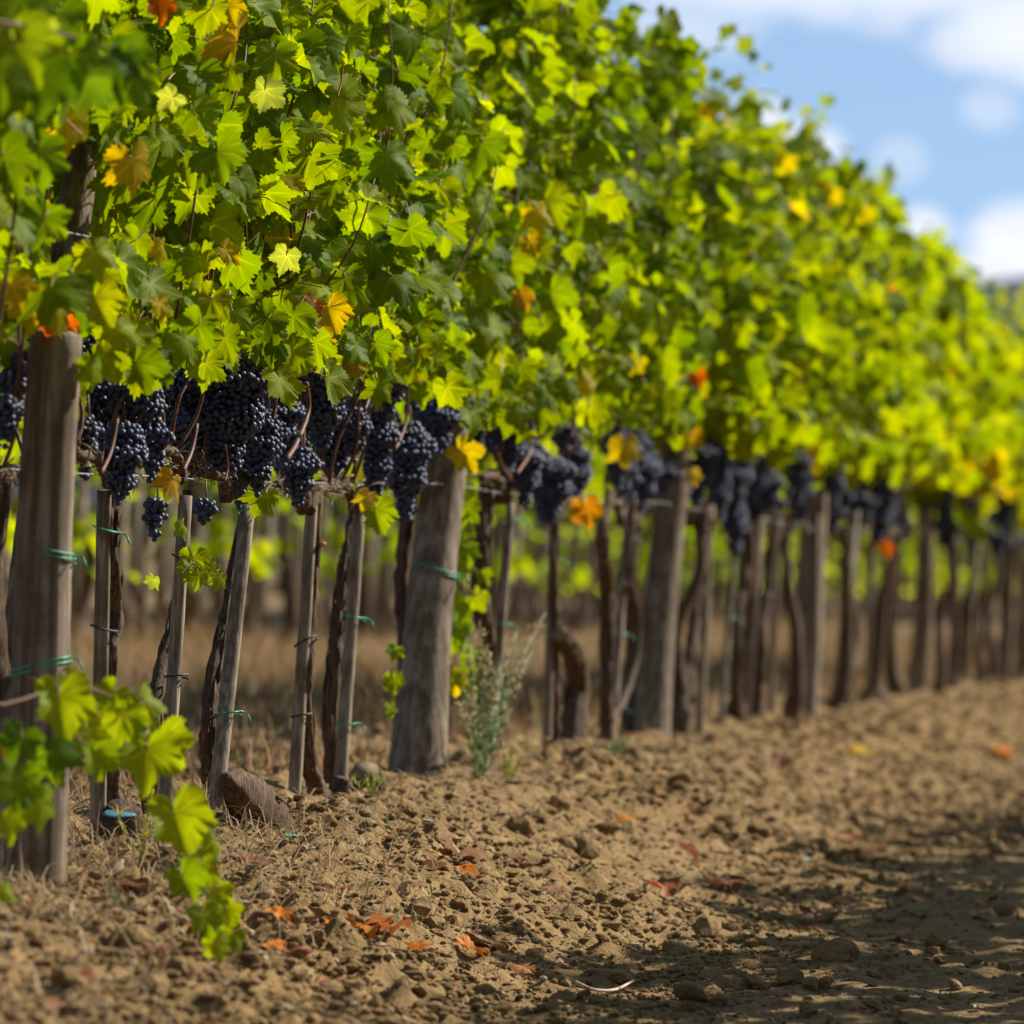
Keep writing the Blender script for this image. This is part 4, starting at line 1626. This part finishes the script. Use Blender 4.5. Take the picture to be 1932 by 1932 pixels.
small_weed(1135, 1450, 'low green weed tuft in front of the vine with the bowed side stem')
small_weed(262, 1640, 'yellowing weed sprig at the foot of the blue-painted stub', 16, .12, (.40, .33, .05))
small_weed(955, 1480, 'small yellow-green weed at the foot of the tall seeding weed', 16, .09, (.30, .30, .04))
small_weed(930, 1400, 'green weed growing low behind the tall seeding weed', 20, .10, (.14, .20, .07))
small_weed(1080, 1385, 'small pale weed against the thick sawn-off trunk', 14, .10, (.2, .26, .12))
small_weed(695, 1520, 'yellow-green sprig on the low crumbling stump', 14, .06, (.3, .3, .06))
small_weed(1355, 1330, 'little bright green weed between two stakes past the third post', 12, .08, (.25, .4, .04))

# ------------------------------------------------------------------ fallen leaves, twig, scraps
DRY_T = [leaf_template(500 + i, fold=.6, curl=.9, tooth=.06) for i in range(5)]
DRY_ME = [new_mesh('fallen_leaf', v, f, [M_DRY, M_PETIOLE], mi, True, uv, np.ones((len(v), 3))) for v, f, uv, mi in DRY_T]
FO, FR, FP, FY = (.58, .19, .02), (.24, .115, .055), (.40, .27, .16), (.62, .40, .04)
FALL = [(830, 1640, 34, FY), (870, 1645, 66, FP), (862, 1675, 42, FO), (820, 1665, 40, FR), (462, 1660, 50, FR), (478, 1680, 30, FO), (440, 1640, 40, FP), (500, 1782, 52, FO), (522, 1770, 36, FO), (580, 1760, 44, FR), (612, 1768, 46, FR), (640, 1776, 44, FO),
        (705, 1775, 52, FO), (735, 1785, 60, (.50, .20, .07)), (790, 1795, 44, FO), (884, 1795, 46, FO), (925, 1800, 34, FR), (985, 1830, 48, (.45, .2, .08)), (750, 1695, 60, FP), (700, 1690, 36, FP), (1358, 1690, 60, FR), (1245, 1712, 44, (.30, .09, .03)), (1385, 1680, 34, FR),
        (1530, 1497, 36, FO), (1612, 1432, 46, FY), (1890, 1438, 44, FO), (1288, 1625, 44, FR), (1300, 1552, 44, FR), (1185, 1560, 30, FO), (1600, 1600, 40, (.30, .13, .06)), (1650, 1620, 44, FR), (1700, 1770, 36, FR), (1690, 1850, 34, FR), (980, 1640, 34, FR), (1040, 1700, 30, FR),
        (230, 1660, 50, FP), (255, 1700, 44, FR), (150, 1880, 60, (.40, .16, .10)), (110, 1900, 50, FR), (280, 1830, 44, FR), (560, 1800, 44, (.42, .2, .14)), (1520, 1745, 30, FR), (1460, 1440, 40, FR), (1560, 1870, 30, FR)]
SHADES = {FO: 'bright orange', FR: 'dull red-brown', FP: 'pale pinkish tan', FY: 'yellow'}
for (px, py, wd, c) in FALL:
    p = on_ground(px, py)
    s = wd / FPX * np.linalg.norm(p - CAM) / 1.12
    sh = SHADES.get(c, 'rusty brown')
    o = obj('fallen_leaf', random.choice(DRY_ME), label=f'{sh} curled dry vine leaf fallen on the tilled soil', cat='fallen leaf', group=f'{sh} fallen leaves on the soil')
    o.color = (*c, 1)
    o.location = (p[0], p[1], p[2] + s * .28 + .010)
    o.scale = (s, s, s)
    o.rotation_euler = (random.uniform(-.35, .35), random.uniform(-.35, .35), random.uniform(0, 6.28))


def ground_stick(pix, r, m, name, label, cat, lift=.012):
    pts = [on_ground(*q) for q in pix]
    base = pts[0]
    q = [p - base + np.array([0, 0, lift]) for p in pts]
    v, f = tube(smooth_path(q, 14), [r, r * .9, r * .7], 7, .1)
    mb = MB(); mb.add(v, f)
    o = obj(name, mb.mesh(name, m), label=label, cat=cat)
    o.location = base


ground_stick([(1085, 1862), (1120, 1868), (1160, 1866), (1196, 1856)], .0045, M_TWIG, 'twig', 'pinkish bare twig lying on the tilled soil', 'twig')
ground_stick([(1512, 1640), (1526, 1639)], .004, M_TEAL, 'plastic_scrap', 'small teal plastic scrap lying at the edge of the shade', 'scrap')
ground_stick([(535, 1613), (560, 1610)], .003, M_TIE, 'plastic_scrap', 'piece of green twine lying below the fallen stump', 'scrap')
ground_stick([(130, 1640), (200, 1590), (250, 1520)], .002, M_TWIG, 'twig', 'long thin dry stalk leaning at the foot of the first stake', 'twig')
